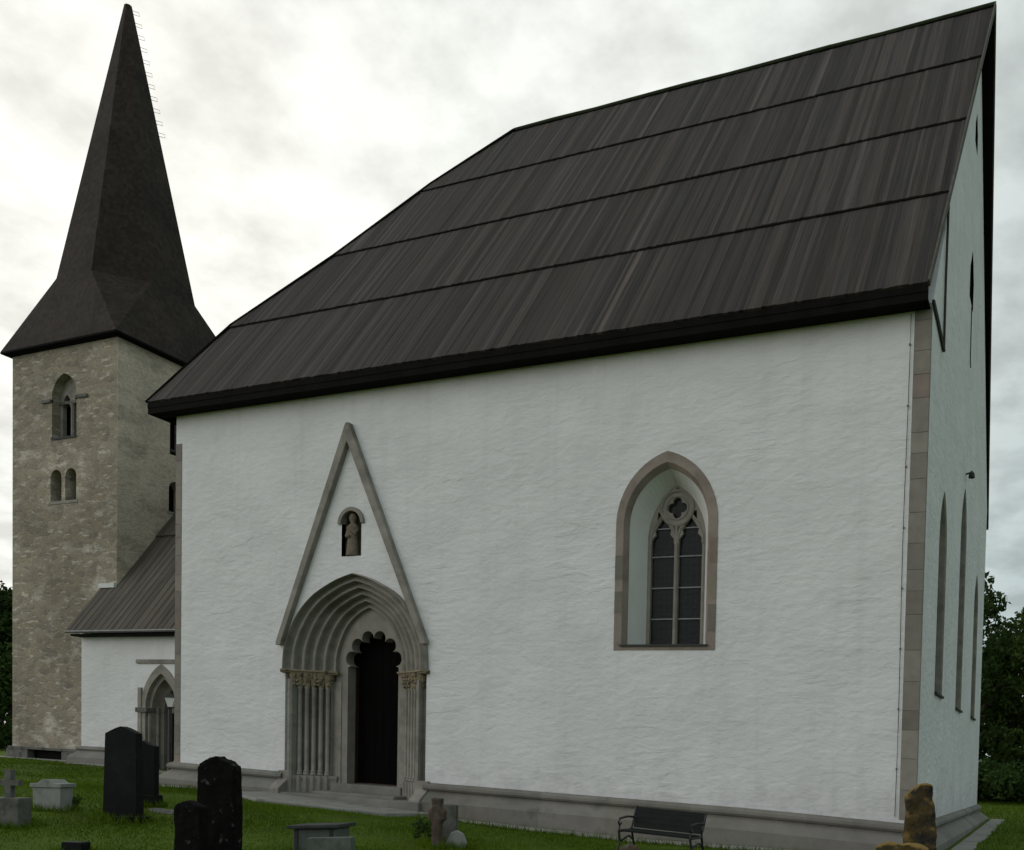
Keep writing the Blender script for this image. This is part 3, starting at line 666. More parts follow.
for sgn in (-1, 1):
    P = [(.0, .11), (.17, .10), (.17, -.07), (.225, -.07), (.265, -.03), (.265, .08)]
    for d in COLS: P += [(d - .06, yd(d) + .10), (d + .055, yd(d) + .14)]
    P += [(.945, .46), (.945, .56), (1.16, .56), (1.16, .62)]
    mb = MB(); mb.loft([[(PC + sgn * (1.99 - d), y, z) for d, y in P] for z in (-.5, 2.3)], closed=False)
    mb.build('portal_jamb', M['limestone'], portal, crs=True)
    for d in COLS:
        mb = MB(); mb.lathe((PC + sgn * (1.99 - d), yd(d) + .02, .14), [(.075, 0), (.075, .03), (.06, .05), (.068, .08), (.050, .11), (.050, 1.95), (.062, 1.97), (.062, 2.0)], 14)
        mb.build('column', M['limestone'], portal, crs=True, smooth=True)
    mb = MB()                                      # carved capital frieze under a moulded abacus
    for d in [.215] + COLS:
        cx = PC + sgn * (1.99 - d); y = yd(d) + .02
        mb.lathe((cx, y, 2.12), [(.055, 0), (.07, .03), (.08, .12), (.115, .26), (.125, .33)], 10)
        for k in range(13):
            a = random.uniform(0, 6.28); zz = random.choice([.07, .15, .22, .29]); r = .07 + zz * .17
            mb.lathe((cx + r * math.cos(a), y + r * math.sin(a), 2.12 + zz - .03), [(.006, 0), (.032, .02), (.028, .05), (.006, .06)], 6)
    mb.build('capital_frieze', M['carved'], portal, crs=True, jitter=.004)
    def along(b, off0, off1, z0, z1, e0=-.02, e1=1.06):
        A = lambda t, o: (PC + sgn * (1.99 - (T0[0] + dx * t + nv[0] * o)), T0[1] + dy * t + nv[1] * o)
        q = [A(e0, off1), A(e1, off1), A(e1, off0), A(e0, off0)]
        b.hexa([(x, y, z0) for x, y in q], [(x, y, z1) for x, y in q])
    mb = MB(); along(mb, -.22, .11, 2.44, 2.475); along(mb, -.22, .14, 2.475, 2.52)
    mb.build('abacus', M['carved'], portal, crs=True, bevel=.01)
    mb = MB(); along(mb, -.22, .03, -.5, .06, .06, 1.04); along(mb, -.22, .05, .06, .13, .05, 1.05)
    for d in [.22] + COLS: mb.lathe((PC + sgn * (1.99 - d), yd(d) + .0, -.36), [(.075, 0), (.072, .35), (.082, .40), (.082, .48)], 8)
    mb.build('portal_pedestal', M['limestone'], portal, crs=True, smooth=True, angle=40)
    mb = MB()                                      # corner block where the plinth meets the portal
    xs_ = sorted((PC + sgn * 1.80, PC + sgn * 2.08)); zr = zroll(PC + sgn * 2.0)
    lp = [[(x, -.03 - o, z + zr + (.02 if z > -.9 else 0)) for o, z in [(-.1, .10), (.04, .10), (.05, -.10), (.29, -.27), (.32, -.30), (.34, -.95), (-.1, -.95)]] for x in xs_]
    mb.loft(lp, True, True)
    mb.build('portal_base', M['limestone'], portal, crs=True, bevel=.012)
# cusped inner arch
def foil_hole(y_unused=0):
    P = []; zc = 2.66
    n = 156
    for i in range(n + 1):
        a = math.pi * i / n; best = .50
        for k in range(6):
            b = math.pi * (k + .5) / 6; d_, rr = .64, .166
            disc = rr * rr - (d_ * math.sin(a - b)) ** 2
            if disc > 0 and abs(a - b) < 1.2: best = max(best, d_ * math.cos(a - b) + math.sqrt(disc))
        P.append((PC + .06 + best * math.cos(a), zc + best * 1.0 * math.sin(a)))
    return [(PC + .76, -.3), (PC + .76, zc - .03)] + P + [(PC - .66, zc - .03), (PC - .66, -.3)]
fh = foil_hole()
op = portal_path(.97, -.3)
mb = MB()
poly = op + list(reversed(fh))                      # open at the bottom: one outline, out and back
mb.prism(poly, [], .58, .84, SY(0))
mb.build('cusped_arch', M['tracery'], portal, crs=True, bevel=.012)
mb = MB(); mb.box((PC - .85, .96, -.1), (PC + .95, 1.03, 3.6))
for i in range(8): mb.box((PC - .75 + i * .2, .945, -.02), (PC - .75 + i * .2 + .192, .962, 3.5))
door = mb.build('door', M['door'], portal, crs=True)
mb = MB(); mb.box((PC - .67, .845, -.02), (PC - .645, .94, 2.65)); mb.box((PC - .64, .845, -.03), (PC + .74, .90, .01))
mb.build('door_frame', M['doorframe'], portal, crs=True)
mb = MB(); mb.box((PC - .92, .34, -.5), (PC + 1.05, .86, -.015)); mb.build('threshold', M['plinth'], portal, crs=True, bevel=.02)
# gable over the portal
mb = MB(); pkx, pkz = -12.21, 7.86
mb.prism([(-14.20, 3.06), (-14.05, 3.06), (-14.04, 3.14), (pkx, pkz - .40), (-10.20, 3.14), (-10.19, 3.06), (-10.04, 3.06), (-10.05, 3.14), (pkx + .045, pkz), (pkx - .045, pkz), (-14.19, 3.14)], [], -.13, .05, SY(0))
mb.build('portal_gable', M['limestone'], portal, crs=True, bevel=.015)
# niche with a small figure
mb = MB(); mb.loft([loopY(niche, -.004), loopY(niche, .34)], True); mb.prism(niche, [], .34, .36, SY(0))
hood = [(-12.15 + .36 * math.cos(math.pi * i / 16), 5.70 + .36 * math.sin(math.pi * i / 16)) for i in range(17)]
inn = [(-12.15 + .27 * math.cos(math.pi * i / 16), 5.70 + .27 * math.sin(math.pi * i / 16)) for i in range(17)]
nic = mb.build('niche', M['relief'], portal, crs=True)
mb = MB(); mb.prism(hood + list(reversed(inn)), [], -.05, .05, SY(0)); mb.build('niche_hood', M['tracery'], portal, crs=True, bevel=.01)
mb = MB()
c = (-12.17, .07, 5.02)
mb.lathe(c, [(.165, 0), (.155, .1), (.135, .30), (.12, .42), (.15, .54), (.155, .62), (.065, .70), (.06, .72), (.09, .77), (.10, .83), (.08, .895), (.01, .94)], 14, sy=.72)
mb.tube([(c[0] - .12, c[1], c[2] + .57), (c[0] - .13, c[1] - .05, c[2] + .42), (c[0] + .0, c[1] - .11, c[2] + .40)], [.045, .04, .03], 7)
mb.tube([(c[0] + .12, c[1], c[2] + .57), (c[0] + .12, c[1] - .07, c[2] + .46), (c[0] + .03, c[1] - .12, c[2] + .52)], [.045, .04, .03], 7)
for k in range(5): mb.tube([(c[0] - .08 + k * .04, c[1] - .085, c[2] + .02), (c[0] - .05 + k * .025, c[1] - .07, c[2] + .38)], .016, 5)
mb.build('niche_figure', M['relief'], portal, crs=True, smooth=True)
# step and landing
mb = MB(); mb.hexa([(-13.95, -.32, -.75), (-9.95, -.42, -.75), (-9.95, .4, -.75), (-13.95, .4, -.75)], [(-13.95, -.30, -.26), (-9.95, -.40, -.26), (-9.95, .4, -.26), (-13.95, .4, -.26)])
mb.box((-13.05, -.14, -.4), (-10.80, .6, -.19))
mb.build('portal_step', M['plinth'], church, crs=True, bevel=.02)
def slab(pts, top, thick=.3):
    b = MB(); n = len(pts); V = [(x, y, gz(x, y) - thick) for x, y in pts] + [(x, y, gz(x, y) + top) for x, y in pts]
    return b.add(V, [tuple(range(n - 1, -1, -1)), tuple(range(n, 2 * n))] + [(i, (i + 1) % n, n + (i + 1) % n, n + i) for i in range(n)])
land = slab([(-13.7, -1.9), (-12.0, -2.75), (-9.75, -1.65), (-9.6, -.45), (-14.2, -.35)], .06).build('stone_landing', M['paving'], None, bevel=.02); land['kind'] = 'structure'
for k, (x, y, r) in enumerate([(-10.45, -6.0, .22)]):
    s_ = slab([(x + r * 1.4 * math.cos(a) + random.uniform(-.05, .05), y + r * math.sin(a)) for a in np.linspace(0, 5.4, 7)], .02).build('stepping_stone', M['greystone'], None, bevel=.01); s_['kind'] = 'structure'

# ---- the nave
NY = 3.45
NC = -22.27
nh = arch(NC, .82, -.6, 1.68, 2.96, n=10)
mb = MB(); mb.prism([(-25.8, -.6)] + list(reversed(nh)) + [(-17.0, -.6), (-17.0, 4.0), (-25.8, 4.0)], [], 0, .12, SY(NY))
mb.box((-25.8, NY + .12, -.6), (-25.68, 10.1, 4.0))
nwall = mb.build('nave_wall', M['plaster'], church, crs=True)
mb = MB(); a = arch(NC, .83, -.5, 1.68, 2.98, n=10); b_ = arch(NC, .65, -.5, 1.64, 2.70, n=10); c_ = arch(NC, .54, -.5, 1.60, 2.54, n=10); d_ = arch(NC, .40, -.5, 1.5, 2.35, n=10)
LY = lambda pts, y: [(u, NY + y, v) for u, v in pts]
mb.loft([LY(a, .02), LY(a, -.03), LY(b_, -.03), LY(b_, .10), LY(c_, .10), LY(c_, .22), LY(arch(NC, .50, -.5, 1.58, 2.48, n=10), .34), LY(d_, .42), LY(d_, .66)], closed=False)
for sgn in (-1, 1):
    for k, (o, y) in enumerate([(.60, .08), (.49, .28)]): mb.lathe((NC + sgn * o, NY + y, -.4), [(.05, 0), (.05, 2.1)], 8)
np_ = mb.build('nave_portal', M['limestone'], church, crs=True, smooth=True, angle=40)
mb = MB(); mb.box((NC - .95, NY - .06, -.5), (NC - .80, NY + .05, 2.28)); mb.build('pilaster', M['limestone'], np_, crs=True, bevel=.012)
for sgn in (-1, 1):
    x0, x1 = sorted((NC + sgn * 1.0, NC + sgn * .52)); mb = MB(); mb.box((x0, NY - .10, 1.54), (x1, NY + .3, 1.68)); mb.build('impost', M['greystone'], np_, crs=True, bevel=.012)
mb = MB(); mb.box((-23.32, NY - .05, 3.0), (-17.6, NY + .05, 3.12)); mb.build('string_course', M['limestone'], np_, crs=True, bevel=.012)
mb = MB(); mb.box((NC - .55, NY + .60, -.5), (NC + .55, NY + .66, 2.6)); mb.build('nave_door', M['tar_dark'], np_, crs=True)
mb = MB(); loops = []
for (x, y, ox, oy) in [(-25.8, NY, -1, -1), (-23.4, NY, 0, -1)]: loops.append([(x + ox * o, y + oy * o, z + (.34 if z > -.9 else 0)) for o, z in [(0, .09), (.1, .06), (.12, 0), (.06, -.06), (.28, -.26), (.30, -.95)]])
mb.loft(loops, False)
loops = []
for (x, y, ox, oy) in [(-21.55, NY, 0, -1), (-17.8, NY, 0, -1)]: loops.append([(x + ox * o, y + oy * o, z + (.30 if z > -.9 else 0)) for o, z in [(0, .09), (.1, .06), (.12, 0), (.06, -.06), (.28, -.26), (.30, -.95)]])
mb.loft(loops, False); mb.build('nave_plinth', M['plinth'], church, crs=True)
# nave roof
A = np.array([3.10, 3.93]); B = np.array([6.8, 8.95]); nn = np.array([-(B - A)[1], (B - A)[0]]); nn /= np.linalg.norm(nn)
def nslope(x, s, h): p = A + (B - A) * s + nn * h; return (x, p[0], p[1])
mb = MB()
for (s0, s1) in ((0, .70), (.685, 1.0)):
    x = -25.98; i = 0
    while x < -17.7:
        w = random.uniform(.10, .17); k = random.uniform(.72, 1.2) * (1.25 if random.random() < .1 else 1); hi = .010 if i % 2 == 0 else 0
        x1 = x + w + (.02 if hi else 0)
        lim = 1.0 if x > -25.32 else .30            # boards west of the tower's face stop against the tower
        e1 = min(s1, lim)
        if e1 > s0:
            lift = lambda s: hi + .05 * (1 - (s - s0) / (s1 - s0))
            mb.hexa([nslope(x, s0, -.03), nslope(x1, s0, -.03), nslope(x1, e1, -.03), nslope(x, e1, -.03)], [nslope(x, s0, lift(s0)), nslope(x1, s0, lift(s0)), nslope(x1, e1, lift(e1)), nslope(x, e1, lift(e1))], (k * 1.03, k, k * .96))
        x += w; i += 1
nroof = mb.build('nave_roof', M['naveroof'], church, crs=True)
mb = MB(); mb.hexa([nslope(-25.3, 0, -.04), nslope(-17.7, 0, -.04), nslope(-17.7, 1, -.04), nslope(-25.3, 1, -.04)], [nslope(-25.3, 0, -.08), nslope(-17.7, 0, -.08), nslope(-17.7, 1, -.08), nslope(-25.3, 1, -.08)])
mb.hexa([(-25.3, 6.8, 8.95), (-17.7, 6.8, 8.95), (-17.7, 10.5, 3.86), (-25.3, 10.5, 3.86)], [(-25.3, 6.8, 8.85), (-17.7, 6.8, 8.85), (-17.7, 10.5, 3.76), (-25.3, 10.5, 3.76)])
mb.box((-25.85, 3.12, 3.80), (-17.75, 3.46, 3.86))
mb.build('roof_underlay', M['tar_dark'], nroof, crs=True)
mb = MB(); mb.tube([(-25.98, 3.06, 3.92), (-17.7, 3.06, 3.92)], .045, 8); mb.build('gutter', M['zinc'], nroof, crs=True, smooth=True)
mb = MB(); mb.box((-26.0, 4.14, 5.46), (-25.28, 4.24, 5.60)); mb.build('flashing', M['reveal'], nroof, crs=True)

# ---- the tower
TX0, TX1, TY0, TY1, TZ = -30.40, -25.30, 4.24, 9.30, 13.45
TCX, TCY = (TX0 + TX1) / 2, (TY0 + TY1) / 2
bigS = arch(-27.80, .60, 10.40, 11.72, 12.46, n=10)
lowL = lambda c: round_arch(c - .36, .27, 8.36, 9.12, 10); lowR = lambda c: round_arch(c + .36, .27, 8.36, 9.12, 10)
slitS = [(-25.9, 13.02), (-25.62, 13.02), (-25.62, 13.07), (-25.9, 13.07)]
CE = 6.75
bigE = arch(CE, .60, 10.25, 11.72, 12.46, n=10)
mb = MB()
mb.prism([(TX0, -.6), (TX1, -.6), (TX1, TZ), (TX0, TZ)], [bigS, lowL(-27.83), lowR(-27.83), slitS], 0, .9, SY(TY0))
mb.box((TX0, TY0 + .9, -.6), (TX0 + .9, TY1, TZ)); mb.box((TX0 + .9, TY1 - .9, -.6), (TX1 - .9, TY1, TZ))
tower = mb.build('tower_wall', M['rubble'], church, crs=True)
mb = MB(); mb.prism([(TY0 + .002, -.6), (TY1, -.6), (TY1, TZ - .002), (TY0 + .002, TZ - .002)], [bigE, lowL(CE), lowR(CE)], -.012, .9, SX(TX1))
east = mb.build('tower_wall', M['rubble_rendered_brightened'], church, crs=True); east['label'] = 'tower wall with chalky remains of render, brightened in colour, facing the nave'
tower['label'] = 'brown grey rubble tower wall with patches of old render'
mb = MB(); mb.box((TX0 + .9, TY0 + .9, 7.6), (TX1 - .9, TY1 - .9, 7.7)); mb.box((TX0 + 1.7, TY0 + 1.6, 7.7), (TX1 - 1.2, TY1 - 1.2, 13.3)); mb.build('belfry_dark_block', M['tar_dark'], tower, crs=True)  # dark block and floor stand in for the unlit tower inside
def belfry(fn, c, nm):
    mb = MB(); z0, z1 = 10.40, 11.72
    pl = arch(c, .60, z0, z1, 12.46, n=10)
    lights = []
    for s_ in (-1, 1):
        cc = c + s_ * .27; w = .20
        lights.append([(cc + w, z0 + .02), (cc + w, 11.55), (cc + w * .55, 11.62), (cc + w * .75, 11.75), (cc + .05, 11.88), (cc - .05, 11.88), (cc - w * .75, 11.75), (cc - w * .55, 11.62), (cc - w, 11.55), (cc - w, z0 + .02)])
    mb.prism(pl, lights, .28, .42, fn)
    o = mb.build(nm, M['limestone'], church, crs=True)
    mb = MB()
    P = fn(c, 0, .30); mb.lathe((P[0], P[1], z0 + .02), [(.10, 0), (.09, .06), (.06, .10), (.06, 1.02), (.09, 1.10), (.10, 1.16)], 10); mb.build('window_column', M['limestone'], o, crs=True, smooth=True)
    mb = MB()
    for (u0, u1, dd) in ((c - 1.05, c - .60, -.06), (c - .60, c + .60, .24), (c + .60, c + 1.15, -.06)):
        mb = MB(); mb.prism([(u0, 11.58), (u1, 11.58), (u1, 11.67), (u0, 11.67)], [], dd, dd + .1, fn); mb.build('string_course', M['greystone'], o, crs=True)
    mb = MB(); mb.prism([(c - .61, z0 - .05), (c + .61, z0 - .05), (c + .61, z0 + .02), (c - .61, z0 + .02)], [], -.03, .4, fn); mb.build('window_sill', M['capstone'], o, crs=True)
    # dark sheet behind the lights, standing in for the unlit inside
    mb = MB(); mb.prism([(c - .59, z0), (c + .59, z0), (c + .59, 12.3), (c - .59, 12.3)], [], .50, .54, fn); mb.build('inner_dark_sheet', M['tar_dark'], o, crs=True)
belfry(SY(TY0), -27.80, 'belfry_window'); belfry(SX(TX1), CE, 'belfry_window')
for fn, c in ((SY(TY0), -27.83), (SX(TX1), CE)):
    mb = MB()
    P = fn(c, 0, .16); mb.lathe((P[0], P[1], 8.37), [(.11, 0), (.10, .06), (.075, .10), (.075, .62), (.10, .70), (.13, .76)], 10)
    o = mb.build('biforium_column', M['tracery'], tower, crs=True, smooth=True)
    mb = MB(); mb.prism([(c - .70, 8.26), (c + .70, 8.26), (c + .70, 8.36), (c - .70, 8.36)], [], -.02, .4, fn); mb.build('biforium_sill', M['tracery'], tower, crs=True, bevel=.01)
    mb = MB(); mb.prism([(c - .68, 8.34), (c + .68, 8.34), (c + .68, 9.45), (c - .68, 9.45)], [], .42, .46, fn); mb.build('inner_dark_sheet', M['tar_dark'], tower, crs=True)  # dark sheet painting the unlit depth of the twin openings
# low stone bench built along the foot of the tower, open below its seat
mb = MB(); mb.box((-30.2, 3.95, .20), (-26.2, 4.24, .28)); mb.box((-30.3, 3.97, -.4), (-29.2, 4.24, .20)); mb.box((-27.5, 3.97, -.4), (-26.9, 4.24, .20))
mb.build('tower_plinth_bench', M['greystone'], church, crs=True, bevel=.01)
mb = MB(); mb.box((-29.19, 4.20, -.4), (-27.51, 4.235, .19)); mb.box((-26.89, 4.20, -.4), (-26.2, 4.235, .19)); mb.build('bench_recess_shade', M['tar_dark'], church, crs=True)  # dark panels on the wall paint the shade below the seat

# spire: square flared eaves changing to an octagon
oe = .25; ez = TZ - .06
sq = [(TCX - 2.55 - oe, TCY - 2.53 - oe), (TCX + 2.55 + oe, TCY - 2.53 - oe), (TCX + 2.55 + oe, TCY + 2.53 + oe), (TCX - 2.55 - oe, TCY + 2.53 + oe)]
a_, r_ = .86, 2.08
SCX, SCY = TCX - .12, TCY - .02; zk = 15.85
octo = [(SCX - a_, SCY - r_), (SCX + a_, SCY - r_), (SCX + r_, SCY - a_), (SCX + r_, SCY + a_), (SCX + a_, SCY + r_), (SCX - a_, SCY + r_), (SCX - r_, SCY + a_), (SCX - r_, SCY - a_)]
za_ = 25.95; tip = .115; APX = (SCX - .15, SCY - .05)
V = [(x, y, ez) for x, y in sq] + [(x, y, zk) for x, y in octo] + [(APX[0] + (x - SCX) / r_ * tip, APX[1] + (y - SCY) / r_ * tip, za_) for x, y in octo]
F = [(0, 1, 5, 4), (1, 6, 5), (1, 2, 7, 6), (2, 8, 7), (2, 3, 9, 8), (3, 10, 9), (3, 0, 11, 10), (0, 4, 11)]
F += [(4 + i, 4 + (i + 1) % 8, 12 + (i + 1) % 8, 12 + i) for i in range(8)] + [tuple(12 + i for i in range(8))]
mb = MB(); mb.add(V, F)
spire = mb.build('spire', M['spire'], church, crs=True)
mb = MB()                                          # eaves board, dark underside
mb.loft([[(x, y, ez - .06) for x, y in sq], [(x, y, ez - .001) for x, y in sq]], True)
inn = [(TX0 + .02, TY0 + .02), (TX1 - .02, TY0 + .02), (TX1 - .02, TY1 - .02), (TX0 + .02, TY1 - .02)]
mb.loft([[(x, y, ez - .06) for x, y in sq], [(x, y, ez - .10) for x, y in inn]], True)
mb.build('spire_eaves', M['tar_dark'], spire, crs=True)
for k in range(11):                                # climbing irons up the east side of the spire
    t = .985 - k * .0405
    ed = lambda q, tt: Vector((octo[q][0], octo[q][1], zk)).lerp(Vector((APX[0] + (octo[q][0] - SCX) / r_ * tip, APX[1] + (octo[q][1] - SCY) / r_ * tip, za_)), tt)
    p0 = ed(3, t); p1 = ed(3, t - .012); off = Vector((.10, .16, .02))
    mb = MB(); mb.tube([tuple(p0), tuple(p0 + off), tuple(p1 + off), tuple(p1)], .008, 4); mb.build('climbing_iron', M['zinc'], spire, crs=True)

# ------------------------------------------------------------------ gravestones and churchyard things
def ray_pt(px, py, t):
    d = f2 + r3 * ((px - 646.85) / 938.38) + u3 * ((788.66 - py) / 938.38); return CAM + d * t
def stone(name, prof2d, thick, loc, rz, m, label, cat, bevel=.02, jitter=0, tilt=0, taper=1.0, parts=None, group=None, rough=0.0):
    """upright stone: front outline extruded; origin at its foot"""
    b = MB(); b.prism(prof2d, [], -thick / 2, thick / 2, lambda u, v, d: (u, d, v))
    for s_ in (parts or []): s_(b)
    v = np.array(b.v)
    zmax = v[:, 2].max(); k = 1 + (taper - 1) * np.clip(v[:, 2] / zmax, 0, 1); v[:, 0] *= k; v[:, 1] *= k
    c, s = math.cos(rz), math.sin(rz)
    ct, st = math.cos(tilt), math.sin(tilt)
    v[:, 0], v[:, 2] = v[:, 0] * ct + v[:, 2] * st, -v[:, 0] * st + v[:, 2] * ct
    xy = v[:, :2].copy(); v[:, 0] = xy[:, 0] * c - xy[:, 1] * s; v[:, 1] = xy[:, 0] * s + xy[:, 1] * c
    v += np.array([loc[0], loc[1], gz(loc[0], loc[1])])
    b.v = [tuple(p) for p in v]
    o = b.build(name, m, None, bevel=bevel, jitter=jitter, origin=(loc[0], loc[1], gz(loc[0], loc[1])))
    if rough:
        o.modifiers.clear()
        for p_ in o.data.polygons: p_.use_smooth = True
        rm = o.modifiers.new('fine', 'REMESH'); rm.mode = 'VOXEL'; rm.voxel_size = .022; rm.use_smooth_shade = True
        tx = bpy.data.textures.new('rough', 'CLOUDS'); tx.noise_scale = .22; tx.noise_depth = 4
        dm = o.modifiers.new('rough', 'DISPLACE'); dm.texture = tx; dm.strength = rough; dm.mid_level = .5; dm.texture_coords = 'LOCAL'
    if label: tag(o, label, cat, group)
    return o
def part_of(o, parent):
    wp = WPOS[o]; o.parent = parent; o.location = wp - WPOS[parent]; return o
def shoulders(w, hs, h, base=-.15): return [(-w, base), (w, base), (w, hs), (w * .30, h - .02), (0, h), (-w * .30, h - .02), (-w, hs)]
RZ = .41                                           # the stones face the lane, roughly towards the viewer
# large black slab and the one behind it
loc = (-10.10, -6.99)
o = stone('gravestone', shoulders(.265, 1.24, 1.34), .17, loc, RZ - .1, M['granite'], 'tall black granite gravestone with shouldered top on a low dark base', 'gravestone', taper=.88, bevel=.008)
part_of(stone('gravestone_base', [(-.335, -.15), (.335, -.15), (.325, .055), (-.325, .055)], .30, loc, RZ - .1, M['granite'], None, None, bevel=.01), o)
loc = (-11.15, -5.79)
o = stone('gravestone', [(-.17, -.1), (.165, -.1), (.165, .95), (.06, .98), (-.06, 1.04), (-.165, .97)], .14, loc, RZ, M['granite'], 'narrower black gravestone half hidden behind the tall black slab', 'gravestone', bevel=.008)
part_of(stone('gravestone_base', [(-.22, -.15), (.22, -.15), (.20, .17), (-.20, .17)], .24, loc, RZ, M['granite'], None, None, bevel=.01), o)
# pale box tomb with pediment
loc = (-11.30, -7.21)
o = stone('box_tomb', [(-.215, -.1), (.215, -.1), (.225, .33), (-.225, .33)], .26, loc, RZ - .12, M['palestone'], 'pale stone box tomb with a small curved pediment on its lid', 'tomb', bevel=.01)
part_of(stone('tomb_lid', [(-.25, .33), (.25, .33), (.25, .385), (.13, .39), (.06, .44), (-.06, .44), (-.13, .39), (-.25, .385)], .31, loc, RZ - .12, M['palestone'], None, None, bevel=.008), o)
# stone cross on a grey block at the left edge
loc = (-10.54, -8.31)
o = stone('cross_monument', [(-.24, -.1), (.22, -.1), (.22, .36), (-.24, .36)], .24, loc, RZ - .1, M['greystone'], 'grey stone cross standing on a mossy block at the lawn edge', 'grave cross', bevel=.012)
part_of(stone('cross', [(-.045, .36), (.045, .36), (.045, .52), (.155, .52), (.155, .595), (.045, .595), (.045, .73), (-.045, .73), (-.045, .595), (-.155, .595), (-.155, .52), (-.045, .52)], .08, loc, RZ - .1, M['greystone'], None, None, bevel=.01), o)
# two rough dark stones in the middle foreground
P = ray_pt(219, 840, 11.2)
o = stone('gravestone', [(-.245, -.15), (.255, -.15), (.23, 1.16), (.14, 1.22), (.05, 1.25), (.01, 1.285), (-.08, 1.255), (-.19, 1.20), (-.225, 1.12)], .20, (P.x, P.y), RZ - .1, M['darkstone'], 'rough dark gravestone with pale lichen specks, broad and standing highest', 'gravestone', rough=.045)
P = ray_pt(191, 840, 10.6)
o = stone('gravestone', [(-.165, -.15), (.18, -.15), (.17, .72), (.05, .79), (-.02, .815), (-.10, .78), (-.155, .74)], .17, (P.x, P.y), RZ - .15, M['darkstone'], 'low dark gravestone with peaked top in front of the lichen-specked tall one', 'gravestone', rough=.04)
P = ray_pt(76, 845, 11.0)
o = stone('gravestone', [(-.125, -.15), (.125, -.15), (.13, .15), (.12, .17), (-.12, .17), (-.13, .15)], .15, (P.x, P.y), RZ - .1, M['granite'], 'very low black stone block lying in the front lawn', 'gravestone', bevel=.008)
# grey table tomb and slab in front
P = ray_pt(321, 845, 12.4); c_, s_ = math.cos(.1), math.sin(.1)
o = stone('table_tomb', [(-.30, -.1), (.30, -.1), (.32, .36), (-.30, .33)], .38, (P.x, P.y), .25, M['greenstone'], 'green grey box tomb under a thin dark overhanging lid', 'tomb')
part_of(stone('tomb_lid', [(-.36, .335), (.37, .37), (.37, .42), (-.36, .38)], .5, (P.x, P.y), .25, M['capstone'], None, None, bevel=.01), o)
part_of(stone('tomb_pilaster', [(-.27, -.1), (-.22, -.1), (-.22, .33), (-.27, .33)], .40, (P.x, P.y), .25, M['capstone'], None, None, bevel=.006), o)
part_of(stone('tomb_pilaster', [(.22, -.1), (.27, -.1), (.27, .35), (.22, .35)], .40, (P.x, P.y), .25, M['capstone'], None, None, bevel=.006), o)
P = ray_pt(331, 846, 11.4)
o = stone('gravestone', [(-.29, -.15), (.29, -.15), (.29, .40), (-.29, .37)], .12, (P.x, P.y), .25, M['greenstone'], 'plain low green grey slab in front of the lidded box tomb', 'gravestone', bevel=.01)
# stone cross, slab and leaning slab near the portal
P = ray_pt(437, 843, 14.0)
o = stone('grave_cross', [(-.065, -.1), (.065, -.1), (.075, .38), (.14, .42), (.14, .56), (.07, .58), (.08, .74), (-.08, .74), (-.07, .58), (-.14, .56), (-.14, .42), (-.075, .38)], .12, (P.x, P.y), .2, M['orange_cross'], 'small weathered stone cross with rusty lichen, right of the portal', 'grave cross', rough=.03)
P = ray_pt(449, 835, 14.6)
o = stone('gravestone', [(-.13, -.1), (.13, -.1), (.13, .60), (-.13, .62)], .10, (P.x, P.y), .3, M['greystone'], 'upright grey slab standing just behind the small rusty cross', 'gravestone')
P = ray_pt(455, 842, 14.1)
o = stone('gravestone', [(-.16, -.05), (.16, -.05), (.15, .14), (.05, .25), (-.06, .27), (-.14, .2)], .07, (P.x, P.y), .3, M['palestone'], 'small pale rounded slab leaning beside the rusty stone cross', 'gravestone', tilt=.35)
# lichen covered stones at the right
P = ray_pt(919, 845, 11.0)
o = stone('gravestone', [(-.17, -.3), (.215, -.3), (.19, .5), (.135, 1.31), (.09, 1.36), (-.03, 1.345), (-.13, 1.27), (-.175, 1.20), (-.165, .4)], .19, (P.x, P.y), .25, M['lichen'], 'tall orange lichen covered gravestone stump by the church corner', 'gravestone', rough=.10)
P = ray_pt(900, 848, 10.3)
o = stone('gravestone', [(-.27, -.3), (.30, -.3), (.30, .66), (.10, .705), (-.12, .71), (-.25, .66)], .22, (P.x, P.y), .2, M['lichen'], 'low broad lichen covered gravestone beside the orange stump', 'gravestone', rough=.09)
P = ray_pt(630, 848, 13.6)
o = stone('gravestone', [(-.17, -.2), (.17, -.2), (.17, .12), (.11, .24), (0, .28), (-.11, .24), (-.17, .12)], .16, (P.x, P.y), .2, M['orange_cross'], 'small rounded lichen stone in front of the bench', 'gravestone', rough=.06)

# garden bench against the plinth
P = ray_pt(662, 862, 14.7); bx, by = P.x, P.y; bz = gz(bx, by)
bench = empty('park_bench', (bx, by, bz), 'dark green slatted bench with iron ends against the church plinth', 'bench')
BW = .585
mb = MB()
for k in range(4):
    z = .40 + k * .0815; y = .10 + k * .026
    mb.hexa([(bx - BW, by + y, bz + z), (bx + BW, by + y, bz + z), (bx + BW, by + y + .025, bz + z), (bx - BW, by + y + .025, bz + z)], [(bx - BW, by + y + .025, bz + z + .08), (bx + BW, by + y + .025, bz + z + .08), (bx + BW, by + y + .05, bz + z + .08), (bx - BW, by + y + .05, bz + z + .08)])
mb.build('backrest', M['benchpaint'], bench, bevel=.006)
mb = MB()
for k in range(4): mb.box((bx - BW, by - .36 + k * .11, bz + .36), (bx + BW, by - .36 + k * .11 + .09, bz + .39))
mb.build('seat', M['benchpaint'], bench, bevel=.006)
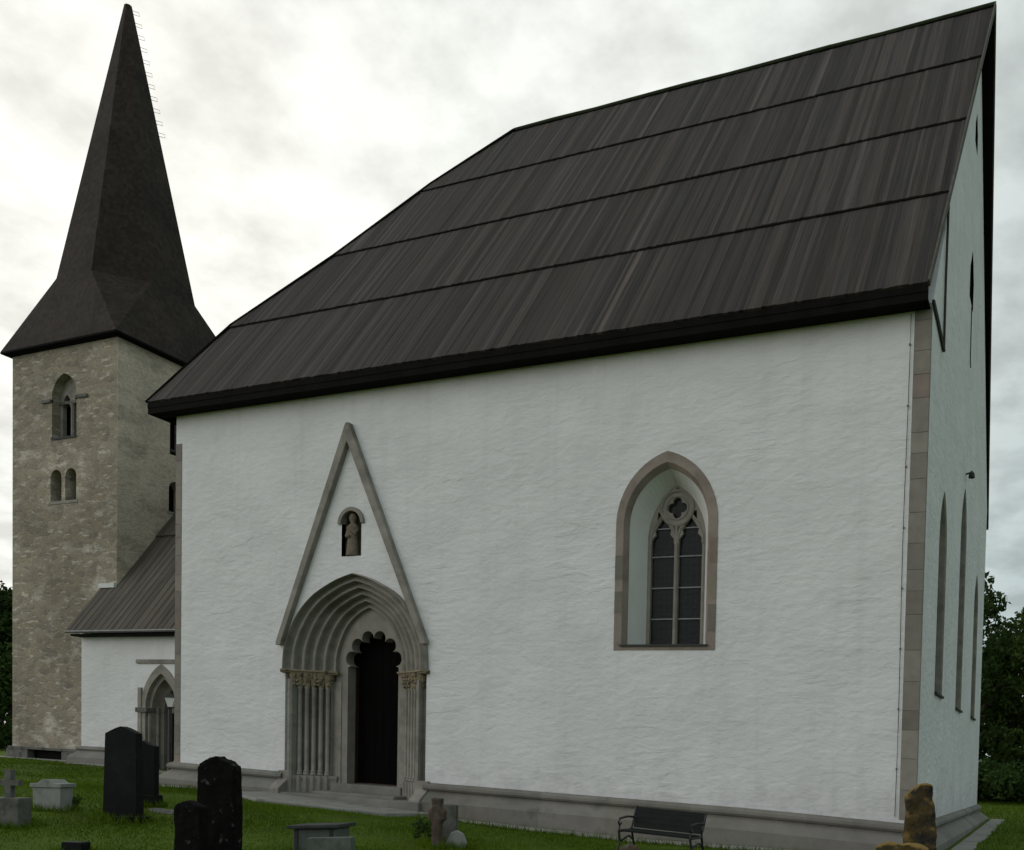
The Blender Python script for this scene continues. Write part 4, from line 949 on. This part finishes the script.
for sgn in (-1, 1):
    X = bx + sgn * (BW + .02); mb = MB()
    mb.tube([(X, by + .22, bz + .74), (X, by + .12, bz + .46), (X, by + .08, bz + .38), (X, by + .16, bz + .2), (X, by + .26, bz)], .02, 6)
    mb.tube([(X, by - .40, bz), (X, by - .30, bz + .2), (X, by - .36, bz + .36), (X, by + .10, bz + .36)], .02, 6)
    mb.tube([(X, by + .15, bz + .56), (X, by - .1, bz + .58), (X, by - .34, bz + .56), (X, by - .39, bz + .50), (X, by - .34, bz + .45), (X, by - .29, bz + .49)], .018, 6)
    mb.tube([(X, by - .34, bz + .45), (X, by - .36, bz + .36)], .016, 6); mb.tube([(X, by - .30, bz + .2), (X, by + .0, bz + .27), (X, by + .16, bz + .2)], .016, 6)
    mb.build('armrest', M['iron'], bench, smooth=True)

bench.rotation_euler = (0, R(2.6), R(-2))

# lamp post by the nave door
P = ray_pt(169.8, 770, 25.0); lx, ly = P.x, P.y; lz = gz(lx, ly)
lamp = empty('lamp_post', (lx, ly, lz), 'black lamp post with a glazed lantern before the small nave door', 'lamp post')
ht = float(ray_pt(169.8, 707, 25.0).z) - lz
mb = MB(); mb.lathe((lx, ly, lz), [(.11, -.1), (.11, .12), (.07, .18), (.055, .5), (.05, ht - .05), (.075, ht - .02), (.06, ht)], 10); mb.build('post', M['iron'], lamp, smooth=True)
mb = MB(); mb.lathe((lx, ly, lz + ht), [(.10, 0), (.185, .24)], 4); mb.build('lantern_glass', M['lampglass'], lamp)
mb = MB(); mb.lathe((lx, ly, lz + ht + .24), [(.215, 0), (.15, .03), (.07, .10), (.025, .12), (.025, .16), (.0, .18)], 4); mb.build('lantern_cap', M['iron'], lamp)
mb = MB()
for k in range(4):
    a = k * math.pi / 2; mb.tube([(lx + .09 * math.cos(a), ly + .09 * math.sin(a), lz + ht), (lx + .19 * math.cos(a), ly + .19 * math.sin(a), lz + ht + .24)], .010, 4)
mb.build('lantern_frame', M['iron'], lamp)

# ------------------------------------------------------------------ trees, shrubs, grass
def leaf_cloud(centres, radii, per, size, squash=.8):
    """many leaf faces spread through irregular clumps"""
    V = []; T = []
    for (c, r) in zip(centres, radii):
        n = int(per * r * r)
        d = rng.normal(size=(n, 3)); d /= np.linalg.norm(d, axis=1)[:, None]
        p = np.array(c) + d * (r * rng.uniform(.35, 1.0, n)[:, None] ** .6) * np.array([1, 1, squash])
        a = rng.normal(size=(n, 3)); a /= np.linalg.norm(a, axis=1)[:, None]; b = np.cross(a, rng.normal(size=(n, 3))); b /= np.linalg.norm(b, axis=1)[:, None]
        s = size * rng.uniform(.6, 1.3, n)[:, None]
        V.append(np.stack([p - a * s, p + b * s * .5, p + a * s, p - b * s * .5], 1)); k = rng.uniform(.7, 1.3) * rng.uniform(.8, 1.2, n); T.append(k)
    return np.concatenate(V), np.concatenate(T)
def quads_obj(name, V, T, m, parent, wp):
    n, k = V.shape[0], V.shape[1]; me = bpy.data.meshes.new(name); v = V.reshape(-1, 3) - np.array(wp)
    me.vertices.add(n * k); me.vertices.foreach_set('co', v.ravel().astype(np.float32)); me.loops.add(n * k); me.loops.foreach_set('vertex_index', np.arange(n * k, dtype=np.int32))
    me.polygons.add(n); me.polygons.foreach_set('loop_start', np.arange(0, n * k, k, dtype=np.int32)); me.polygons.foreach_set('loop_total', np.full(n, k, dtype=np.int32))
    me.update(calc_edges=True); at = me.attributes.new('tint', 'FLOAT_COLOR', 'FACE'); c = np.ones((n, 4), np.float32); c[:, :3] = T[:, None]; at.data.foreach_set('color', c.ravel())
    me.materials.append(m); return link(bpy.data.objects.new(name, me), parent, wp)
def tree(x, y, h, rad, label, m, low=.12, clumps=60, group='trees around the churchyard', size=.17, per=110):
    z0 = gz(x, y); t = empty('leafy_tree', (x, y, z0), label, 'tree', group)
    mb = MB(); mb.tube([(x, y, z0 - .3), (x + .1, y, z0 + h * .3), (x - .1, y + .1, z0 + h * .6), (x, y, z0 + h * .9)], [h * .03, h * .024, h * .016, h * .004], 8)
    cs, rs = [], []
    for i in range(clumps):
        f = rng.uniform(low, 1.0); prof = math.sin(math.pi * min(1, (f * .86 + .12)) ** .9) ** .7
        a = rng.uniform(0, 2 * math.pi); rr = rad * prof * rng.uniform(.25, 1.0) ** .6
        c = np.array([x + rr * math.cos(a), y + rr * math.sin(a), z0 + h * (f * .93)]); cs.append(c); rs.append(rad * rng.uniform(.20, .36))
        if i % 3 == 0: mb.tube([(x, y, z0 + h * max(.1, f * .93 - .18)), tuple((np.array([x, y, c[2] - h * .06]) + c) / 2), tuple(c)], [h * .010, h * .006, h * .002], 5)
    mb.build('trunk', M['bark'], t)
    V, T = leaf_cloud(cs, rs, per, size); quads_obj('crown', V, T, m, t, (x, y, z0 + h * .5))
    return t
tree(-1.9, 31, 11.0, 2.5, 'dark leafy tree rising highest beside the white gable', M['leaf_dark'], low=.02, clumps=90, per=200, size=.15)
tree(1.3, 32, 9.5, 2.6, 'mid green tree at the right edge beyond the gable', M['leaf_mid'], low=.02, clumps=90, per=200, size=.15)
tree(-.2, 39, 9.6, 3.6, 'dark broad tree filling the gap behind the two right-hand trees', M['leaf_dark'], low=.02, clumps=110, per=150)
tree(6.0, 30, 11.0, 3.4, 'mid green tree beyond the hedge end, farthest right of the row', M['leaf_mid'], low=.02, clumps=70)
tree(-48.5, 15, 8.4, 3.4, 'dark bushy tree left of the tower foot', M['leaf_dark'], low=.02, clumps=170, per=170)
def shrub(x, y, h, rad, label, m, n=16, size=.05, per=500, name='shrub', cat='shrub', group=None):
    z0 = gz(x, y); cs = [np.array([x + rng.uniform(-1, 1) * rad, y + rng.uniform(-1, 1) * rad * .6, z0 + rng.uniform(.25, .8) * h]) for _ in range(n)]
    V, T = leaf_cloud(cs, [min(h, rad) * rng.uniform(.35, .55) for _ in range(n)], per, size)
    o = quads_obj(name, V, T, m, None, (x, y, z0)); return tag(o, label, cat, group)
P = ray_pt(424, 838, 14.4)
shrub(P.x, P.y, .42, .16, 'small dark leafy plant growing left of the rusty stone cross', M['leaf_dark'], n=14, size=.035, per=5000, name='grave_plant', cat='plant')
P = ray_pt(74, 803, 13.9); shrub(P.x, P.y, .24, .10, 'low green plant at the side of the pale box tomb', M['leaf_mid'], n=8, size=.03, per=6000, name='grave_plant', cat='plant')
shrub(0.5, 27.5, 1.7, 4.2, 'long dark hedge under the trees beyond the gable', M['leaf_dark'], n=70, size=.13, per=220, name='hedge', cat='hedge')
shrub(-44, 10.5, 1.6, 3.4, 'dark hedge at the foot of the tree left of the tower', M['leaf_dark'], n=50, size=.13, per=220, name='hedge', cat='hedge')

# mown lawn: short blades where the lawn is near enough to show them
def blades(n, x0, x1, y0, y1, hmin, hmax, wd):
    p = np.stack([rng.uniform(x0, x1, n), rng.uniform(y0, y1, n)], 1)
    keep = ~((p[:, 0] > -18.3) & (p[:, 0] < .80) & (p[:, 1] > -.98) & (p[:, 1] < 13.6)) & ~((p[:, 0] > -31.2) & (p[:, 0] < -17.5) & (p[:, 1] > np.where(p[:, 0] > -26.3, 2.6, 3.45)))
    keep &= ~((p[:, 0] > -14.3) & (p[:, 0] < -9.5) & (p[:, 1] > -2.0 - .35 * np.cos((p[:, 0] + 12) * .9)))
    p = p[keep]; n = len(p); z = ground_z(p[:, 0], p[:, 1])
    a = rng.uniform(0, 6.28, n); h = rng.uniform(hmin, hmax, n) * (0.75 + .5 * (np.sin(p[:, 0] * 1.7 + np.sin(p[:, 1] * 1.3)) * .5 + .5)); w = wd * rng.uniform(.7, 1.3, n)
    b0 = np.stack([p[:, 0] - np.cos(a) * w, p[:, 1] - np.sin(a) * w, z - .01], 1); b1 = np.stack([p[:, 0] + np.cos(a) * w, p[:, 1] + np.sin(a) * w, z - .01], 1)
    tp = np.stack([p[:, 0] + rng.normal(size=n) * h * .45, p[:, 1] + rng.normal(size=n) * h * .45, z + h], 1)
    patch = .85 + .3 * (np.sin(p[:, 0] * .9 + 1.3 * np.sin(p[:, 1] * .7)) * .5 + .5) * rng.uniform(.7, 1.2, n)
    return np.stack([b0, b1, tp], 1), patch * rng.uniform(.7, 1.25, n)
def tufts(n):
    foot = [(x, y, r) for x, y, r in [(-10.1, -7.0, .42), (-11.15, -5.8, .28), (-11.3, -7.2, .36), (-10.5, -8.3, .36)]] + [(o.location.x, o.location.y, .30) for o in col.objects if o.parent is None and o.name.split('.')[0] in ('gravestone', 'grave_cross', 'table_tomb')]
    V, T = [], []
    for k in range(n):
        if k % 3:
            x, y, r = foot[k % len(foot)]; a = random.uniform(0, 6.28); px, py = x + r * math.cos(a) * random.uniform(.6, 1.15), y + r * math.sin(a) * random.uniform(.5, 1.0)
        else: px, py = random.uniform(-17.9, .3), -.97 - abs(random.gauss(0, .06))
        if -14.3 < px < -9.5 and py > -2.9: continue
        z = gz(px, py); h = random.uniform(.05, .15); a = random.uniform(0, 6.28); w = .008
        V.append([(px - math.cos(a) * w, py - math.sin(a) * w, z - .01), (px + math.cos(a) * w, py + math.sin(a) * w, z - .01), (px + random.gauss(0, .4) * h, py + random.gauss(0, .4) * h, z + h)]); T.append(random.uniform(.7, 1.25))
    return np.array(V), np.array(T)
A4 = tufts(9000)
A1 = blades(170000, -18, 1.5, -11, -.9, .02, .05, .007); A2 = blades(50000, -34, -16, -7, 4.0, .03, .06, .011); A3 = blades(26000, -3.5, 5, 0, 32, .05, .1, .013)
g = quads_obj('grass', np.concatenate([A1[0], A2[0], A3[0], A4[0]]), np.concatenate([A1[1], A2[1], A3[1], A4[1]]), M['blade'], None, (-8, -3, -.3)); g['kind'] = 'stuff'
